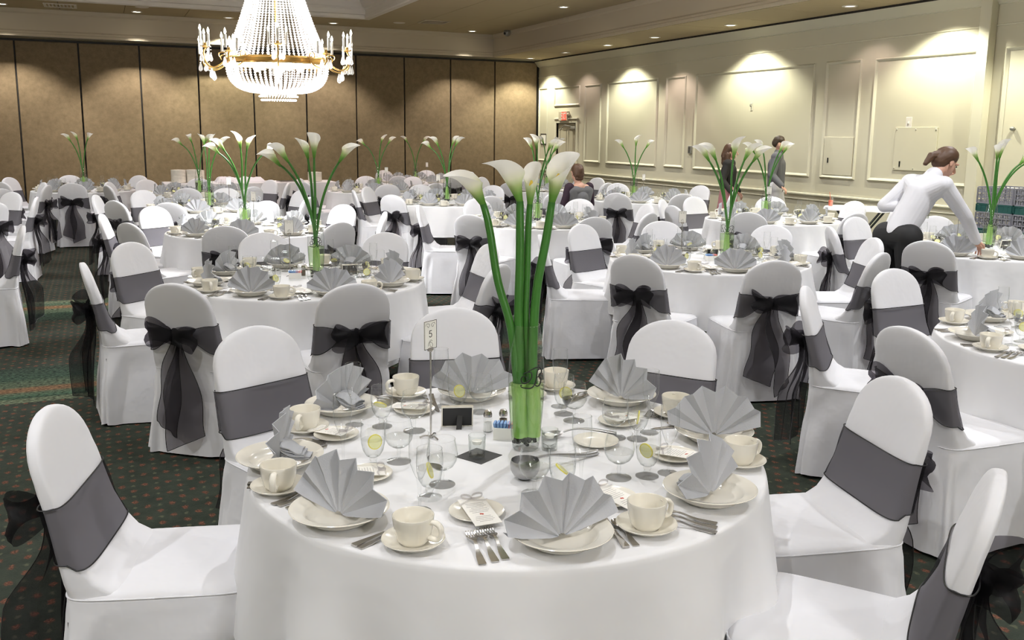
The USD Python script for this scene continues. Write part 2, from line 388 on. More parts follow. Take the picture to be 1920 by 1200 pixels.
for ya, yb in ((YF, 8.66), (8.86, 20.12), (21.5, YB - .03)):
    rail('chair_rail', .735, .79, .04, 'wall_trim', ya, yb); rail('rail_bead', .665, .69, .025, 'wall_trim', ya, yb)
    obj('baseboard', box(XR - .02, XR, ya, yb, 0, .13, .004), 'wall_trim', wr)
rail('picture_bead', 3.15, 3.175, .014, 'wall_trim')
rail('crown', 3.42, 3.60, .15, 'wall_trim', steps=((0, 0), (.04, .12), (.10, .12), (.2, .25), (.45, .42), (.7, .7), (.85, .85), (.86, .95), (.95, 1), (.96, .9)))
obj('shadow_gap', box(XR - .15, XR - .11, YF, YB - .05, 3.572, ZS), 'track_dark', wr)
obj('pilaster', box(XR - .13, XR, 8.69, 8.86, 0, ZS, .008), 'wall_trim', wr)
# door in the far corner of the right wall
d1 = struct('door_1', 'tan door in the far right corner under the exit sign')
obj('leaf', box(XR + .035, XR + .075, DY0 + .005, DY1 - .005, .01, DZ - .005, .004), 'door_paint', d1)
for zz0, zz1 in ((.25, .95), (1.1, 1.85)):
    for yy0, yy1 in ((DY0 + .12, DY0 + .48), (DY0 + .58, DY1 - .12)):
        v, f = moulding((yy0, yy1, zz0, zz1), .03, .012); obj('leaf_panel', (v + [.035, 0, 0], f), 'door_paint', d1, 25)
for k, b in enumerate([(DY0 - .085, DY0, 0, DZ + .09), (DY1, DY1 + .085, 0, DZ + .09), (DY0, DY1, DZ, DZ + .09)]):
    obj('door_frame', box(XR - .025, XR + .135, b[0], b[1], b[2], b[3], .005), 'wall_trim', d1)
obj('head_cap', box(XR - .045, XR, DY0 - .11, DY1 + .11, DZ + .09, DZ + .12, .004), 'wall_trim', d1)
obj('door_closer', cat([box(XR - .015, XR + .034, 20.32, 20.58, 1.83, 1.89, .006), tube([(XR + .05, 20.5, 1.89), (XR - .10, 20.72, 1.93), (XR - .16, 20.86, 1.80)], .011, 6)]), 'metal_grey', d1)
obj('door_handle', cat([ball((XR - .01, DY0 + .1, 1.0), .03), tube([(XR + .035, DY0 + .1, 1.0), (XR - .01, DY0 + .1, 1.0)], .012, 8)]), 'steel', d1, True)
# walls behind and left of the camera close the room
wl = obj('wall_left', box(XL - .1, XL, YF, YB, 0, 4.3), 'wall_paint'); tag(wl, 'cream plaster wall on the left, out of the picture', kind='structure')
wf = obj('wall_front', box(XL, XR, YF - .1, YF, 0, 4.3), 'wall_paint'); tag(wf, 'cream plaster wall behind the camera', kind='structure')

# ceiling: low soffit along the right wall, fascias, upper tiles, long coffer
ce = struct('ceiling', 'tan tiled ceiling with a low soffit and a long white-edged coffer')
XF, YFA = 9.23, 21.95
CX0, CX1, CY0, CY1, ZK = -2.2, 5.4, -3.3, 20.05, 4.75
obj('soffit_board', cat([box(XF, XR + .14, YF, YB, ZS + .012, ZS + .05), box(XL, XF, YFA, YB + .1, ZS + .0, ZS + .05)]), 'joint_dark', ce)
obj('soffit_strip', box(XL, XR, YFA + .03, YB - .04, ZS - .012, ZS), 'track_grey', ce)
y = YB - .06
while y > 7.0:
    obj('soffit_tile', box(XF + .03, XR - .16, y - 1.21, y, ZS, ZS + .014), 'soffit_tile', ce); y -= 1.22
obj('soffit_tile', box(XF + .03, XR - .16, YF, y, ZS, ZS + .014), 'soffit_tile', ce)


def fascia(axis):
    # profile: distance out from the face (towards the room's middle) against height
    pr = [(0, ZS), (.035, ZS), (.035, ZS + .05), (.022, ZS + .065), (.022, ZS + .10), (.008, ZS + .115), (0, ZS + .13), (0, ZC - .10), (.03, ZC - .07), (.045, ZC - .02), (.045, ZC + .02)]
    if axis == 'x': P = [[(XF - d, y, z) for y in (YF, YFA - d)] for d, z in pr]
    else: P = [[(x, YFA - d, z) for x in (XF - d, XL)] for d, z in pr]
    return grid(np.array(P))


obj('fascia', fascia('x'), 'ceiling_trim', ce, 20); obj('fascia', fascia('y'), 'ceiling_trim', ce, 20)
obj('upper_board', cat([box(XL, XF + .05, CY1 + .1, YFA + .05, ZC + .013, ZC + .06), box(CX1 + .1, XF + .05, YF, CY1 + .1, ZC + .013, ZC + .06), box(XL, CX0 - .1, YF, CY1 + .1, ZC + .013, ZC + .06), box(CX0 - .1, CX1 + .1, YF, CY0 - .1, ZC + .013, ZC + .06)]), 'joint_dark', ce)
for i in range(12):
    for j in range(3):
        x0 = XF - .05 - 1.22 * (i + 1); y1 = YFA - .05 - .61 * j
        if x0 > XL: obj('ceiling_tile', box(x0 + .005, x0 + 1.215, y1 - .605, y1, ZC, ZC + .012), 'soffit_tile', ce)
for i in range(3):
    for j in range(12):
        x0 = XF - .05 - 1.22 * (i + 1); y1 = YFA - .05 - 1.83 - 1.22 * j
        obj('ceiling_tile', box(x0 + .005, x0 + 1.215, y1 - 1.215, y1, ZC, ZC + .012), 'soffit_tile', ce)
obj('ceiling_rest', cat([box(5.52, XF - .05, YF, 5.4, ZC, ZC + .012), box(XL, CX0 - .12, YF, CY1, ZC, ZC + .012), box(CX0 - .1, CX1 + .1, YF, CY0 - .12, ZC, ZC + .012)]), 'soffit_tile', ce)
pr = [(-.16, ZC - .002), (-.14, ZC - .03), (-.02, ZC - .03), (0, ZC - .01), (0, ZC + .05), (-.03, ZC + .065), (-.03, ZC + .16), (.0, ZC + .19), (.05, ZC + .21), (.12, ZC + .30), (.14, ZC + .36), (.16, ZC + .36), (.16, ZC + .42), (.0, ZC + .43), (0, ZK)]
P = [[(CX0 + d, CY0 + d, z), (CX1 - d, CY0 + d, z), (CX1 - d, CY1 - d, z), (CX0 + d, CY1 - d, z)] for d, z in pr]
obj('coffer_moulding', grid(np.array(P), False, True), 'crown_white', ce, 15)
obj('coffer_top', box(CX0 - .05, CX1 + .05, CY0 - .05, CY1 + .05, ZK, ZK + .05), 'ceiling_trim', ce)

# recessed downlights: trim ring, lamp face, and the lamp's own spot light
DOWN += [(.88, 21.38, ZC, AMBER, 1.6, 50, 'lamp_glow', 'recessed ceiling spot at the far left above the partition'),
         (2.75, 21.5, ZC, GREENISH, 1.5, 52, 'lamp_dim', 'dim recessed ceiling spot just left of the chandelier chains'),
         (5.03, 21.38, ZC, AMBER, 1.2, 50, 'lamp_glow', 'recessed ceiling spot just right of the chandelier chains'),
         (8.43, 21.38, ZC, AMBER, 1.1, 50, 'lamp_glow', 'recessed upper ceiling spot left of the round camera housing'),
         (8.41, 16.5, ZC, WARM, 1.0, 50, 'lamp_glow', 'recessed upper ceiling spot at the top edge right of centre'),
         (10.13, 21.67, ZS, GREENISH, 1.0, 60, 'lamp_glow', 'recessed soffit spot in the far right corner'),
         (10.14, 19.75, ZS, PINK, .15, 56, 'lamp_dim', 'dim recessed soffit spot second from the far corner'),
         (10.08, 17.67, ZS, GREENISH, 1.0, 60, 'lamp_glow', 'recessed soffit spot third from the far corner'),
         (10.07, 15.80, ZS, PINK, .35, 50, 'lamp_glow', 'recessed pinkish soffit spot fourth from the far corner'),
         (10.10, 13.45, ZS, GREENISH, 1.0, 62, 'lamp_glow', 'brightest recessed soffit spot, fifth from the far corner'),
         (10.14, 10.70, ZS, PINK, .1, 56, 'lamp_dim', 'dim recessed soffit spot nearest the camera at the top edge'),
         (10.10, 9.35, ZS, GREENISH, 1.0, 62, 'lamp_glow', None), (10.1, 7.3, ZS, GREENISH, 1.0, 62, 'lamp_glow', None),
         (8.4, 11.4, ZC, WARM, 1.0, 55, 'lamp_glow', None), (6.3, 9.0, ZC, WARM, 1.0, 60, 'lamp_glow', None), (6.3, 4.0, ZC, WARM, 1.2, 60, 'lamp_glow', None), (6.3, 0, ZC, WARM, 1.2, 60, 'lamp_glow', None), (-3.2, 1, ZC, WARM, 1.2, 60, 'lamp_glow', None), (8.4, 6.6, ZC, WARM, 1.0, 55, 'lamp_glow', None), (8.4, 2.0, ZC, WARM, 1.0, 55, 'lamp_glow', None),
         (4.2, 16.6, ZK, PINK, 1.5, 50, 'lamp_glow', None), (1.6, 17.3, ZK, PINK, 0.75, 60, 'lamp_glow', None), (-.9, 15.5, ZK, WARM, 0.98, 60, 'lamp_glow', None), (4.3, 11.6, ZK, WARM, 0.77, 62, 'lamp_glow', None), (-.9, 10.6, ZK, WARM, 0.66, 62, 'lamp_glow', None), (4.3, 6.6, ZK, WARM, 0.63, 62, 'lamp_glow', None), (-.9, 5.6, ZK, WARM, 0.63, 62, 'lamp_glow', None), (4.3, 1.6, ZK, WARM, 0.67, 62, 'lamp_glow', None), (-.9, .6, ZK, WARM, 0.67, 62, 'lamp_glow', None), (1.7, 3.9, ZK, WARM, 0.67, 62, 'lamp_glow', None), (-3.4, 17, ZC, WARM, .9, 55, 'lamp_glow', None), (-1.6, 21.35, ZC, AMBER, 1.5, 50, 'lamp_glow', None), (-3.4, 11, ZC, WARM, .9, 55, 'lamp_glow', None), (-3.4, 5, ZC, WARM, .9, 55, 'lamp_glow', None)]
for i, (x, y, z, c, k, ang, glow, lab) in enumerate(DOWN):
    t = thing('recessed_downlight', lab or 'recessed ceiling spot out of the picture', 'ceiling light', (x, y, z), 0, None if lab else 'spots out of the picture')
    obj('trim_ring', lathe([(.075, .004), (.075, -.006), (.085, -.012), (.108, -.010), (.112, -.002), (.112, .003)], 28), 'crown_white', t, 30)
    obj('lamp', lathe([(.0001, -.001), (.076, -.001), (.076, .003)], 24), glow, t)
    light_sphere(pathof(t) + '/spot', (0, 0, -.04), c, WALL_I * k, .03, ang, .45)

# ceiling fittings
t = thing('ceiling_speaker', 'round flat white speaker in the ceiling above the partition, right of chandelier', 'speaker', (6.35, 20.6, ZC)); obj('grille', lathe([(.0001, -.012), (.10, -.012), (.13, -.006), (.135, 0)], 28), 'crown_white', t, 30)
t = thing('air_vent', 'pale square air vent in the ceiling right of the round speaker', 'vent', (7.0, 20.1, ZC))
obj('frame', cat([box(-.3, .3, -.3, -.25, -.012, 0), box(-.3, .3, .25, .3, -.012, 0), box(-.3, -.25, -.25, .25, -.012, 0), box(.25, .3, -.25, .25, -.012, 0)]), 'ceiling_trim', t)
for k in range(6): obj('slat', move(box(-.25, .25, -.035, .035, -.004, 0), (0, -.2 + .08 * k, -.008), rx=.35), 'ceiling_trim', t)
t = thing('air_vent', 'slatted pale air vent in the ceiling at the top left corner', 'vent', (-.55, 21.1, ZC))
obj('frame', cat([box(-.3, .3, -.3, -.25, -.012, 0), box(-.3, .3, .25, .3, -.012, 0), box(-.3, -.25, -.25, .25, -.012, 0), box(.25, .3, -.25, .25, -.012, 0)]), 'crown_white', t)
for k in range(7): obj('slat', move(box(-.018, .018, -.25, .25, -.004, 0), (-.2 + .066 * k, 0, -.008), ry=.5), 'crown_white', t)
t = thing('ceiling_speaker', 'round white speaker disc in the ceiling beside the top left vent', 'speaker', (.95, 20.55, ZC)); obj('grille', lathe([(.0001, -.012), (.10, -.012), (.13, -.006), (.135, 0)], 28), 'crown_white', t, 30)
t = thing('security_camera', 'small round camera housing on the beam near the far right corner', 'camera', (XF - .02, 20.85, 4.12))
obj('mount', box(-.03, .03, -.05, .05, -.02, .06, .006), 'metal_grey', t); obj('housing', ball((-.09, 0, -.02), .09, 3), 'metal_grey', t, True); obj('lens', ball((-.165, -.03, -.045), .03), 'black', t, True)

# wall fittings on the right wall
t = thing('exit_sign', 'lit red exit sign on the wall above the corner door', 'sign', (XR - .03, 20.9, 2.155))
obj('housing', box(-.03, .03, -.24, .24, -.12, .12, .008), 'ceiling_trim', t)
obj('lit_face', box(-.034, -.0301, -.19, .08, -.10, .10), 'exit_glow', t)
tm = meshkit.text_mesh('EXIT', .105, .004, True); tm.apply_translation(-np.array(tm.bounds.mean(0)))
obj('lettering', move(move((tm.vertices * [.82, 1.5, 1], tm.faces), rx=PI / 2), (-.036, -.055, 0), rz=-PI / 2), 'crown_white', t)
obj('lamp_head', ball((-.02, -.28, .03), .045), 'ceiling_trim', t, True)
t = thing('framed_notice', 'small black framed notice on the wall left of the corner door', 'frame', (XR - .012, 22.08, 1.575))
obj('frame', cat([box(-.01, .01, -.17, .17, -.14, -.12), box(-.01, .01, -.17, .17, .12, .14), box(-.01, .01, -.17, -.15, -.12, .12), box(-.01, .01, .15, .17, -.12, .12)]), 'black', t)
obj('paper', box(-.004, .006, -.15, .15, -.12, .12), 'card', t)
t = thing('thermostat', 'grey slotted control box on the wall above the chair rail, mid wall', 'thermostat', (XR - .015, 15.42, 1.43))
obj('body', box(-.012, .015, -.05, .05, -.075, .075, .004), 'metal_grey', t)
for k in range(5): obj('slot', box(-.014, -.011, -.035, .035, -.05 + .022 * k, -.04 + .022 * k), 'black', t)
t = thing('wall_hook', 'small metal hook on the wall inside the wide centre panel', 'hook', (XR - .004, 13.58, 2.23))
obj('plate', box(-.004, .004, -.03, .03, -.07, .07, .002), 'wall_trim', t); obj('hook', tube([(-.004, 0, .05), (-.03, 0, .045), (-.035, 0, .02), (-.02, 0, 0)], .008, 6), 'metal_grey', t)
t = thing('light_switch', 'white switch plate on the wall above the screwed cover board', 'switch', (XR - .004, 10.0, 1.93))
obj('plate', box(-.006, .004, -.055, .055, -.075, .075, .003), 'crown_white', t); obj('toggle', box(-.02, -.005, -.01, .01, -.015, .02), 'card', t)
t = thing('cover_board', 'square painted cover board screwed to the wall behind the server', 'panel', (XR - .009, 9.85, 1.55))
obj('board', box(-.008, .008, -.38, .38, -.31, .31, .003), 'wall_paint', t)
for yy in (-.35, 0, .35):
    for zz in (-.28, .28): obj('screw', ball((-.009, yy, zz), .012, 1), 'screw', t)
obj('latch', box(-.014, -.006, .24, .262, -.26, -.18), 'black', t)
t = thing('cupboard_hatch', 'painted hatch with dark latch inside the narrow wall panel', 'hatch', (XR - .006, 11.365, 1.42))
obj('leaf', box(-.008, .006, -.315, .315, -.31, .29, .003), 'wall_paint', t); obj('latch', box(-.014, -.006, .20, .222, -.12, -.04), 'black', t)
t = thing('wall_sensor', 'dark round sensor on the wall right of the pilaster', 'sensor', (XR - .01, 8.30, 1.84)); obj('dome', ball((-.02, 0, 0), .035, 2, (1, .9, .8)), 'metal_grey', t, True); obj('rose', lathe([(.0001, 0), (.03, 0)], 12), 'metal_grey', t)

# ------------------------------------------------------------------ chandelier
def beads(pts, r, step=None):
    """A string of faceted beads along a curve."""
    p = np.asarray(pts, float); s = np.r_[0, np.cumsum(np.linalg.norm(np.diff(p, axis=0), axis=1))]
    n = max(2, int(s[-1] / (step or 2.1 * r))); q = np.stack([np.interp(np.linspace(0, s[-1], n), s, p[:, k]) for k in range(3)], 1)
    o = np.array([(1, 0, 0), (-1, 0, 0), (0, 1, 0), (0, -1, 0), (0, 0, 1), (0, 0, -1)]) * r
    f = np.array([(0, 2, 4), (2, 1, 4), (1, 3, 4), (3, 0, 4), (2, 0, 5), (1, 2, 5), (3, 1, 5), (0, 3, 5)])
    return (q[:, None] + o[None]).reshape(-1, 3), (f[None] + 6 * np.arange(n)[:, None, None]).reshape(-1, 3)


DROP = lathe([(.0005, 0), (.006, -.008), (.009, -.018), (.017, -.045), (.019, -.058), (.014, -.072), (.0005, -.082)], 6)


def chandelier(x, y, power, label):
    t = thing('chandelier', label, 'chandelier', (x, y, 0))
    RZ = 2.385   # ring height
    obj('ceiling_rod', cat([tube([(0, 0, 2.2), (0, 0, ZK)], .014, 8), lathe([(.001, ZK - .10), (.06, ZK - .09), (.11, ZK - .03), (.12, ZK)], 20)]), 'gold', t, 30)
    obj('ring', lathe([(.488, RZ - .03), (.502, RZ - .035), (.508, RZ - .02), (.500, RZ - .012), (.500, RZ + .012), (.508, RZ + .02), (.502, RZ + .034), (.488, RZ + .03), (.485, RZ), (.488, RZ - .03)], 64), 'gold', t, 30)
    obj('crown', lathe([(.15, 3.40), (.17, 3.40), (.185, 3.43), (.175, 3.47), (.20, 3.52), (.15, 3.50), (.15, 3.40)], 32), 'gold', t, 30)
    S = []
    for k in range(62):
        a = k * 2 * PI / 62; u = np.linspace(0, 1, 14)
        r = .165 + (.485 - .165) * (.5 * u + .5 * u ** 1.7); z = 3.42 + (RZ + .03 - 3.42) * u
        S.append(beads(np.stack([r * np.cos(a), r * np.sin(a), z], 1), .0115))
    tag(obj('bead_canopy', cat(S), 'crystal', t), kind='stuff')
    S = []
    for k in range(60):
        a = k * 2 * PI / 60; u = np.linspace(0, 1, 12)
        r = .485 - .30 * u ** 2.2; z = RZ - .03 - .26 * np.sin(u * PI / 2) ** .9
        S.append(beads(np.stack([r * np.cos(a), r * np.sin(a), z], 1), .0125, .022))
    for k in range(8):
        rr = .185 - .02 * k
        if rr > 0: S.append(beads([(rr * cos(b), rr * sin(b), RZ - .29) for b in np.linspace(0, 2 * PI, 40)], .0125))
    tag(obj('bead_bowl', cat(S), 'crystal', t), kind='stuff')
    S = []
    for q, (rr, zz, L) in enumerate(((.185, RZ - .285, .045), (.165, RZ - .31, .055))):
        for k in range(40):
            a = (k + .5 * q) * 2 * PI / 40; S.append(beads([(rr * cos(a), rr * sin(a), zz), (rr * cos(a), rr * sin(a), zz - L)], .009))
    tag(obj('bead_fringe', cat(S), 'crystal', t), kind='stuff')
    for k in range(10):
        a = k * 2 * PI / 10 + .15; c, s = cos(a), sin(a)
        hi = k % 2; R0, z0 = (.69, RZ + .10) if hi else (.735, RZ + .035)
        cur = spline([(.50, 0, RZ), (.56, 0, RZ - .05), (.64, 0, RZ - .075), (R0 + .01, 0, RZ - .01), (R0, 0, z0)], 18)
        ar = obj('arm', cat([move(tube(cur, .009, 7), rz=a), move(tube(spline([(.50, 0, RZ + .01), (.53, 0, RZ + .07), (.57, 0, RZ + .05), (.56, 0, RZ + .02)], 12), .006, 6), rz=a),
            move(lathe([(.001, 0), (.03, .004), (.045, .016), (.047, .02), (.02, .02), (.016, .03), (.016, .045)], 14), (R0 * c, R0 * s, z0))]), 'gold', t, 40)
        for q in range(3):
            b = a + (q - 1) * .115; rr = R0 + (.045 if q == 1 else -.005); zz = z0 + .04 - (.03 if q != 1 else 0)
            px, py = rr * cos(b), rr * sin(b)
            obj('candle', move(lathe([(.0115, 0), (.0115, .115), (.001, .12)], 10), (px, py, zz)), 'candle', ar, 40)
            obj('bulb', move(lathe([(.001, 0), (.009, .008), (.012, .02), (.008, .038), (.001, .055)], 10), (px, py, zz + .118)), 'bulb_glow', ar, True)
        for q in range(5):
            b = q * 2 * PI / 5; px, py = R0 * c + .046 * cos(b), R0 * s + .046 * sin(b)
            obj('crystal_drop', cat([beads([(px, py, z0 + .012), (px, py, z0 - .045)], .007), move(DROP, (px, py, z0 - .045))]), 'crystal', ar)
        obj('crystal_drop', move(move(DROP, s=1.25), (.64 * c, .64 * s, RZ - .08)), 'crystal', ar)
    for k in range(5):
        a = k * 2 * PI / 5; obj('bulb', ball((.22 * cos(a), .22 * sin(a), RZ - .05), .04, 2), 'bulb_glow', t, True)
    light_sphere(pathof(t) + '/lamp', (0, 0, RZ + .1), WARM, CHAND_I * power, .28)
    light_sphere(pathof(t) + '/lower_lamp', (0, 0, RZ - .36), WARM, CHAND_I * .8 * power, .16)
    return t


chandelier(*CHANDELIERS[0], 'large crystal chandelier with gold ring and candle arms hanging over the left tables')
for c in CHANDELIERS[1:]: chandelier(*c, 'second crystal chandelier in the coffer overhead, above the picture')

# ------------------------------------------------------------------ covered chair with organza sash (local +y is the way it faces)
_RZ = np.array([0, .3, .46, .55, .62, .72, .85, .94]); _RY = np.array([-.295, -.280, -.268, -.272, -.283, -.305, -.340, -.362])
_FZ = np.array([.26, .44, .47, .50, .55, .62, .72, .85, .94]); _FY = np.array([-.10, -.03, -.06, -.135, -.180, -.212, -.240, -.278, -.306])
_WZ = np.array([.26, .34, .44, .50, .60, .75, .81]); _WW = np.array([.218, .217, .214, .210, .205, .200, .198])
ZTOP = .945


def back_section(z):
    y1, y0 = np.interp(z, _FZ, _FY), np.interp(z, _RZ, _RY)
    w = float(np.interp(z, _WZ, _WW)); k = 1.
    if z > .79:
        u = (z - .79) / (ZTOP - .79); k = max(1 - u ** 2.3, 0) ** .5; w *= max(k, .02)
    return (y0 + y1) / 2, (y1 - y0) / 2 * (max(k, .03) ** .45), w


def back_ring(z, n=56, grow=0.):
    yc, t, w = back_section(z); a = np.arange(n) * 2 * PI / n; e = 2 / (4.2 if z < .79 else 3.4)
    c, s = np.cos(a), np.sin(a)
    return np.stack([np.sign(c) * np.abs(c) ** e * (w + grow), yc + np.sign(s) * np.abs(s) ** e * (t + grow), np.full(n, z)], 1)


def chair_cover(seed):
    R = np.random.default_rng(seed)
    zs = np.r_[np.linspace(.26, .42, 5), np.linspace(.44, .62, 9), np.linspace(.65, .79, 6), .79 + (ZTOP - .79) * np.array([.2, .4, .55, .68, .79, .87, .93, .97, .995, 1.0])]
    P = np.array([back_ring(z) for z in zs])
    # a slack crease or two across the cloth of the back
    ph = R.uniform(0, 6, 3)
    amp = .0035 * np.sin(P[..., 0] * 22 + P[..., 2] * 17 + ph[0]) * np.clip((.80 - P[..., 2]) / .2, 0, 1)
    P[..., 1] += amp
    v, f = grid(P, False, True); f = f[:, ::-1]
    tip = P[-1].mean(0) + [0, 0, .001]; m = P.shape[1]; k = (len(P) - 1) * m; j = np.arange(m)
    v = np.vstack([v, tip]); f = np.vstack([f, np.stack([k + j, k + (j + 1) % m, np.full(m, len(v) - 1)], 1)])
    # skirt and seat
    n = 112; a = np.arange(n) * 2 * PI / n
    zz = np.r_[.012, .03, .08, .14, .2, .26, .32, .38, .42, .445, .458, .466]
    P = []
    for z in zz:
        d = np.clip((.466 - z) / .45, 0, 1); yr = np.interp(z, _RZ, _RY) - .004; yf = .245 + .050 * d; hw = .222 + .042 * d
        yc, ty = (yf + yr) / 2, (yf - yr) / 2; c, s = np.cos(a), np.sin(a); e = 2 / (9. if z < .44 else 8.)
        x = np.sign(c) * np.abs(c) ** e * hw; y = yc + np.sign(s) * np.abs(s) ** e * ty
        # radial pull folds below the back corners of the seat, soft flutes at the hem
        phi = np.arctan2(y + .12, .50 - z); side = np.abs(c) ** 3
        fold = .020 * np.sin(phi * 7 + ph[1]) * side * sm(d, 0, .5) + .009 * (d ** 1.3) * (np.sin(a * 11 + ph[2]) + .6 * np.sin(a * 17 + 2 * ph[0]))
        inset = sm(z, .22, .34) * (s < 0) * np.abs(s) ** .5; x = x * (1 - .045 * inset); y = y + .010 * inset
        nx, ny = c * .9, s * .9
        P.append(np.stack([x + nx * fold, y + ny * fold, np.full(n, z) + (.006 * np.sin(a * 5 + ph[1]) if z < .02 else 0)], 1))
    top = P[-1]
    for k, (q, h) in enumerate(((.975, .474), (.93, .482), (.8, .488), (.55, .490), (.25, .490), (.0002, .490))):
        cen = np.array([0, -.01, 0]); r = cen + (top - cen) * q; r[:, 2] = h; P.append(r)
    v2, f2 = grid(np.array(P), False, True); f2 = f2[:, ::-1]
    return cat([(v, f), (v2, f2)]), top


def sash(seed):
    """(band, hems, knot, loops, tails) of the organza sash."""
    R = np.random.default_rng(100 + seed); n = 72; rows = 12
    ring = np.array([back_ring(z, n, .005) for z in np.linspace(.50, .78, 60)]); zr = np.linspace(.50, .78, 60)
    P = np.zeros((rows, n, 3))
    for j in range(n):
        x, y = ring[30, j, 0], ring[30, j, 1]; yc = back_section(.64)[0]
        rear = y < yc + .01
        g = (1 - sm(abs(x), .02, .19)) if rear else 0.
        h = .175 - .125 * g - (.02 if rear else 0); zc = .640 + .030 * g + (.006 if rear else 0)
        for i in range(rows):
            vv = i / (rows - 1) - .5; z = zc + vv * h
            p = np.array([np.interp(z, zr, ring[:, j, k]) for k in range(3)])
            if rear: p[1] -= .004 + .006 * abs(sin(vv * 14 + seed)) * (.3 + g)
            else: p[1] += .0015 * sin(vv * 9 + x * 6 + seed)
            P[i, j] = p
    band = grid(P, False, True)
    hem = cat([tube(np.vstack([P[0], P[0][:1]]), .0021, 5, False), tube(np.vstack([P[-1], P[-1][:1]]), .0021, 5, False)])
    yk = np.interp(.667, _RZ, _RY) - .028
    kx = R.uniform(-.02, .02); K = np.array([kx, yk, .667])
    kv, kf = ball((0, 0, 0), 1, 3); kv = kv * [.036, .026, .034]; kv *= 1 + .18 * np.sin(kv[:, :1] * 170 + kv[:, 2:] * 90)
    knot = kv + K, kf
    loops, tails, thems = [], [], []
    for s in (-1, 1):
        L, up, dr = R.uniform(.115, .15), R.uniform(.0, .035), R.uniform(-.02, .02)
        t = np.linspace(0, 1, 22); w = np.linspace(-1, 1, 9)
        ang = 2 * PI * t
        cx = s * L * (1 - np.cos(ang)) / 2; cy = -.042 * np.sin(ang) - .020 - .032 * (1 - np.cos(ang)) / 2 * (1.2 if s > 0 else .7); cz = up * (1 - np.cos(ang)) / 2 + dr * t
        wid = .020 + .045 * np.sin(PI * t) ** .8
        P = np.stack([kx + cx[:, None] + 0 * w, yk + cy[:, None] - .010 * np.sin(5 * w[None] + 9 * t[:, None] + seed) * np.sin(PI * t)[:, None],
                      .667 + cz[:, None] + wid[:, None] * w[None] * 1.0 + .012 * np.sin(11 * t[:, None] + 3 * w[None] + 2 * s)], -1)
        P[..., 0] += .012 * np.sin(4 * w[None] + seed + s) * np.sin(PI * t)[:, None]
        loops.append(grid(P))
        zb = R.uniform(.06, .20); lean = s * R.uniform(.045, .085) + R.uniform(-.02, .02)
        t = np.linspace(0, 1, 20); w = np.linspace(-1, 1, 13)
        z = .66 + (zb - .66) * t; wid = .018 + R.uniform(.055, .075) * sm(t, 0, .55)
        yb = np.interp(z, _RZ, _RY) - .020 - .012 * s - .03 * np.sin(PI * t) * .5 - .012 * t
        tau = (.62 if s > 0 else .30) * sm(t, .05, .55)[:, None]; sg = s if seed % 2 else -s
        X = kx + s * .012 + lean * t[:, None] + wid[:, None] * w[None] * np.cos(tau) + .012 * np.sin(3 * t[:, None] * PI + seed)
        Y = yb[:, None] - wid[:, None] * (1 + sg * w[None]) * np.sin(tau) - .014 * np.sin(w[None] * 5.5 + 2.5 * t[:, None] + seed + s) * (1 - .35 * t[:, None]) - .004
        Z = z[:, None] + (.03 * s * w[None]) * t[:, None] + 0 * w
        P = np.stack([X, Y, Z], -1); tails.append(grid(P))
        thems.append(cat([tube(P[:, 0], .0018, 5), tube(P[:, -1], .0018, 5), tube(P[-1], .0018, 5)]))
    return band, hem, knot, loops, tails, thems


def make_chair(seed):
    t = thing('banquet_chair', 'chair', 'chair')
    cov, rim = chair_cover(seed)
    obj('cover', cov, 'chair_cover', t, 50)
    obj('seat_piping', tube(np.vstack([rim, rim[:1]]) + [0, 0, .001], .0028, 5, False), 'chair_cover', t, True)
    band, hem, knot, loops, tails, thems = sash(seed)
    s = obj('sash', band, 'organza', t, True); obj('rolled_hem', hem, 'black', s)
    obj('knot', knot, 'organza_gathered', t, True)
    for l in loops: obj('bow_loop', l, 'organza_gathered', t, True)
    for l, h in zip(tails, thems): q = obj('sash_tail', l, 'organza_tail', t, True); obj('rolled_hem', h, 'black', q)
    for x in (-.2, .2):
        for y in (-.25, .22): obj('leg', cat([tube([(x, y, .018), (x * .97, y * .96, .40)], .012, 8), move(lathe([(.001, 0), (.016, 0), (.016, .02), (.001, .021)], 10), (x, y, 0))]), 'leg_metal', t, 40)
    return t


CHAIR = Kind([make_chair(s) for s in range(5)])

# ------------------------------------------------------------------ round table under a cloth
RT_, HT, HEM = .765, .765, .36


def cloth_mesh(seed, amp=.066):
    R = np.random.default_rng(200 + seed); n = 240; a = np.arange(n) * 2 * PI / n
    fr = R.choice(np.arange(9, 22), 4, replace=False); ph = R.uniform(0, 6.28, 4); wt = R.uniform(.5, 1, 4); wt /= wt.sum()
    fold = sum(w * np.sin(k * a + p) for k, p, w in zip(fr, ph, wt)); fold = np.sign(fold) * np.abs(fold) ** .8
    prof = [(0, 0, 0), (.25, 0, 0), (.5, 0, 0), (.66, 0, 0), (RT_ - .016, 0, 0), (RT_ - .006, -.002, 0), (RT_ - .001, -.008, .02), (RT_ + .002, -.02, .06)]
    for u in np.linspace(.12, 1, 12): prof.append((RT_ + .003 + .062 * u ** 1.05, -.02 - (HT - HEM - .02) * u, u))
    P = []
    for r, dz, u in prof:
        rr = r + (fold - .25) * amp * u ** 1.15
        hem = .012 * np.sin(4 * a + ph[0]) * u ** 4
        P.append(np.stack([rr * np.cos(a), rr * np.sin(a), HT + dz + hem + 0 * a], 1))
    v, f = grid(np.array(P[1:]), False, True)
    v = np.vstack([v, [0, 0, HT]]); j = np.arange(n); f = np.vstack([f, np.stack([np.full(n, len(v) - 1), j, (j + 1) % n], 1)])
    return v, f


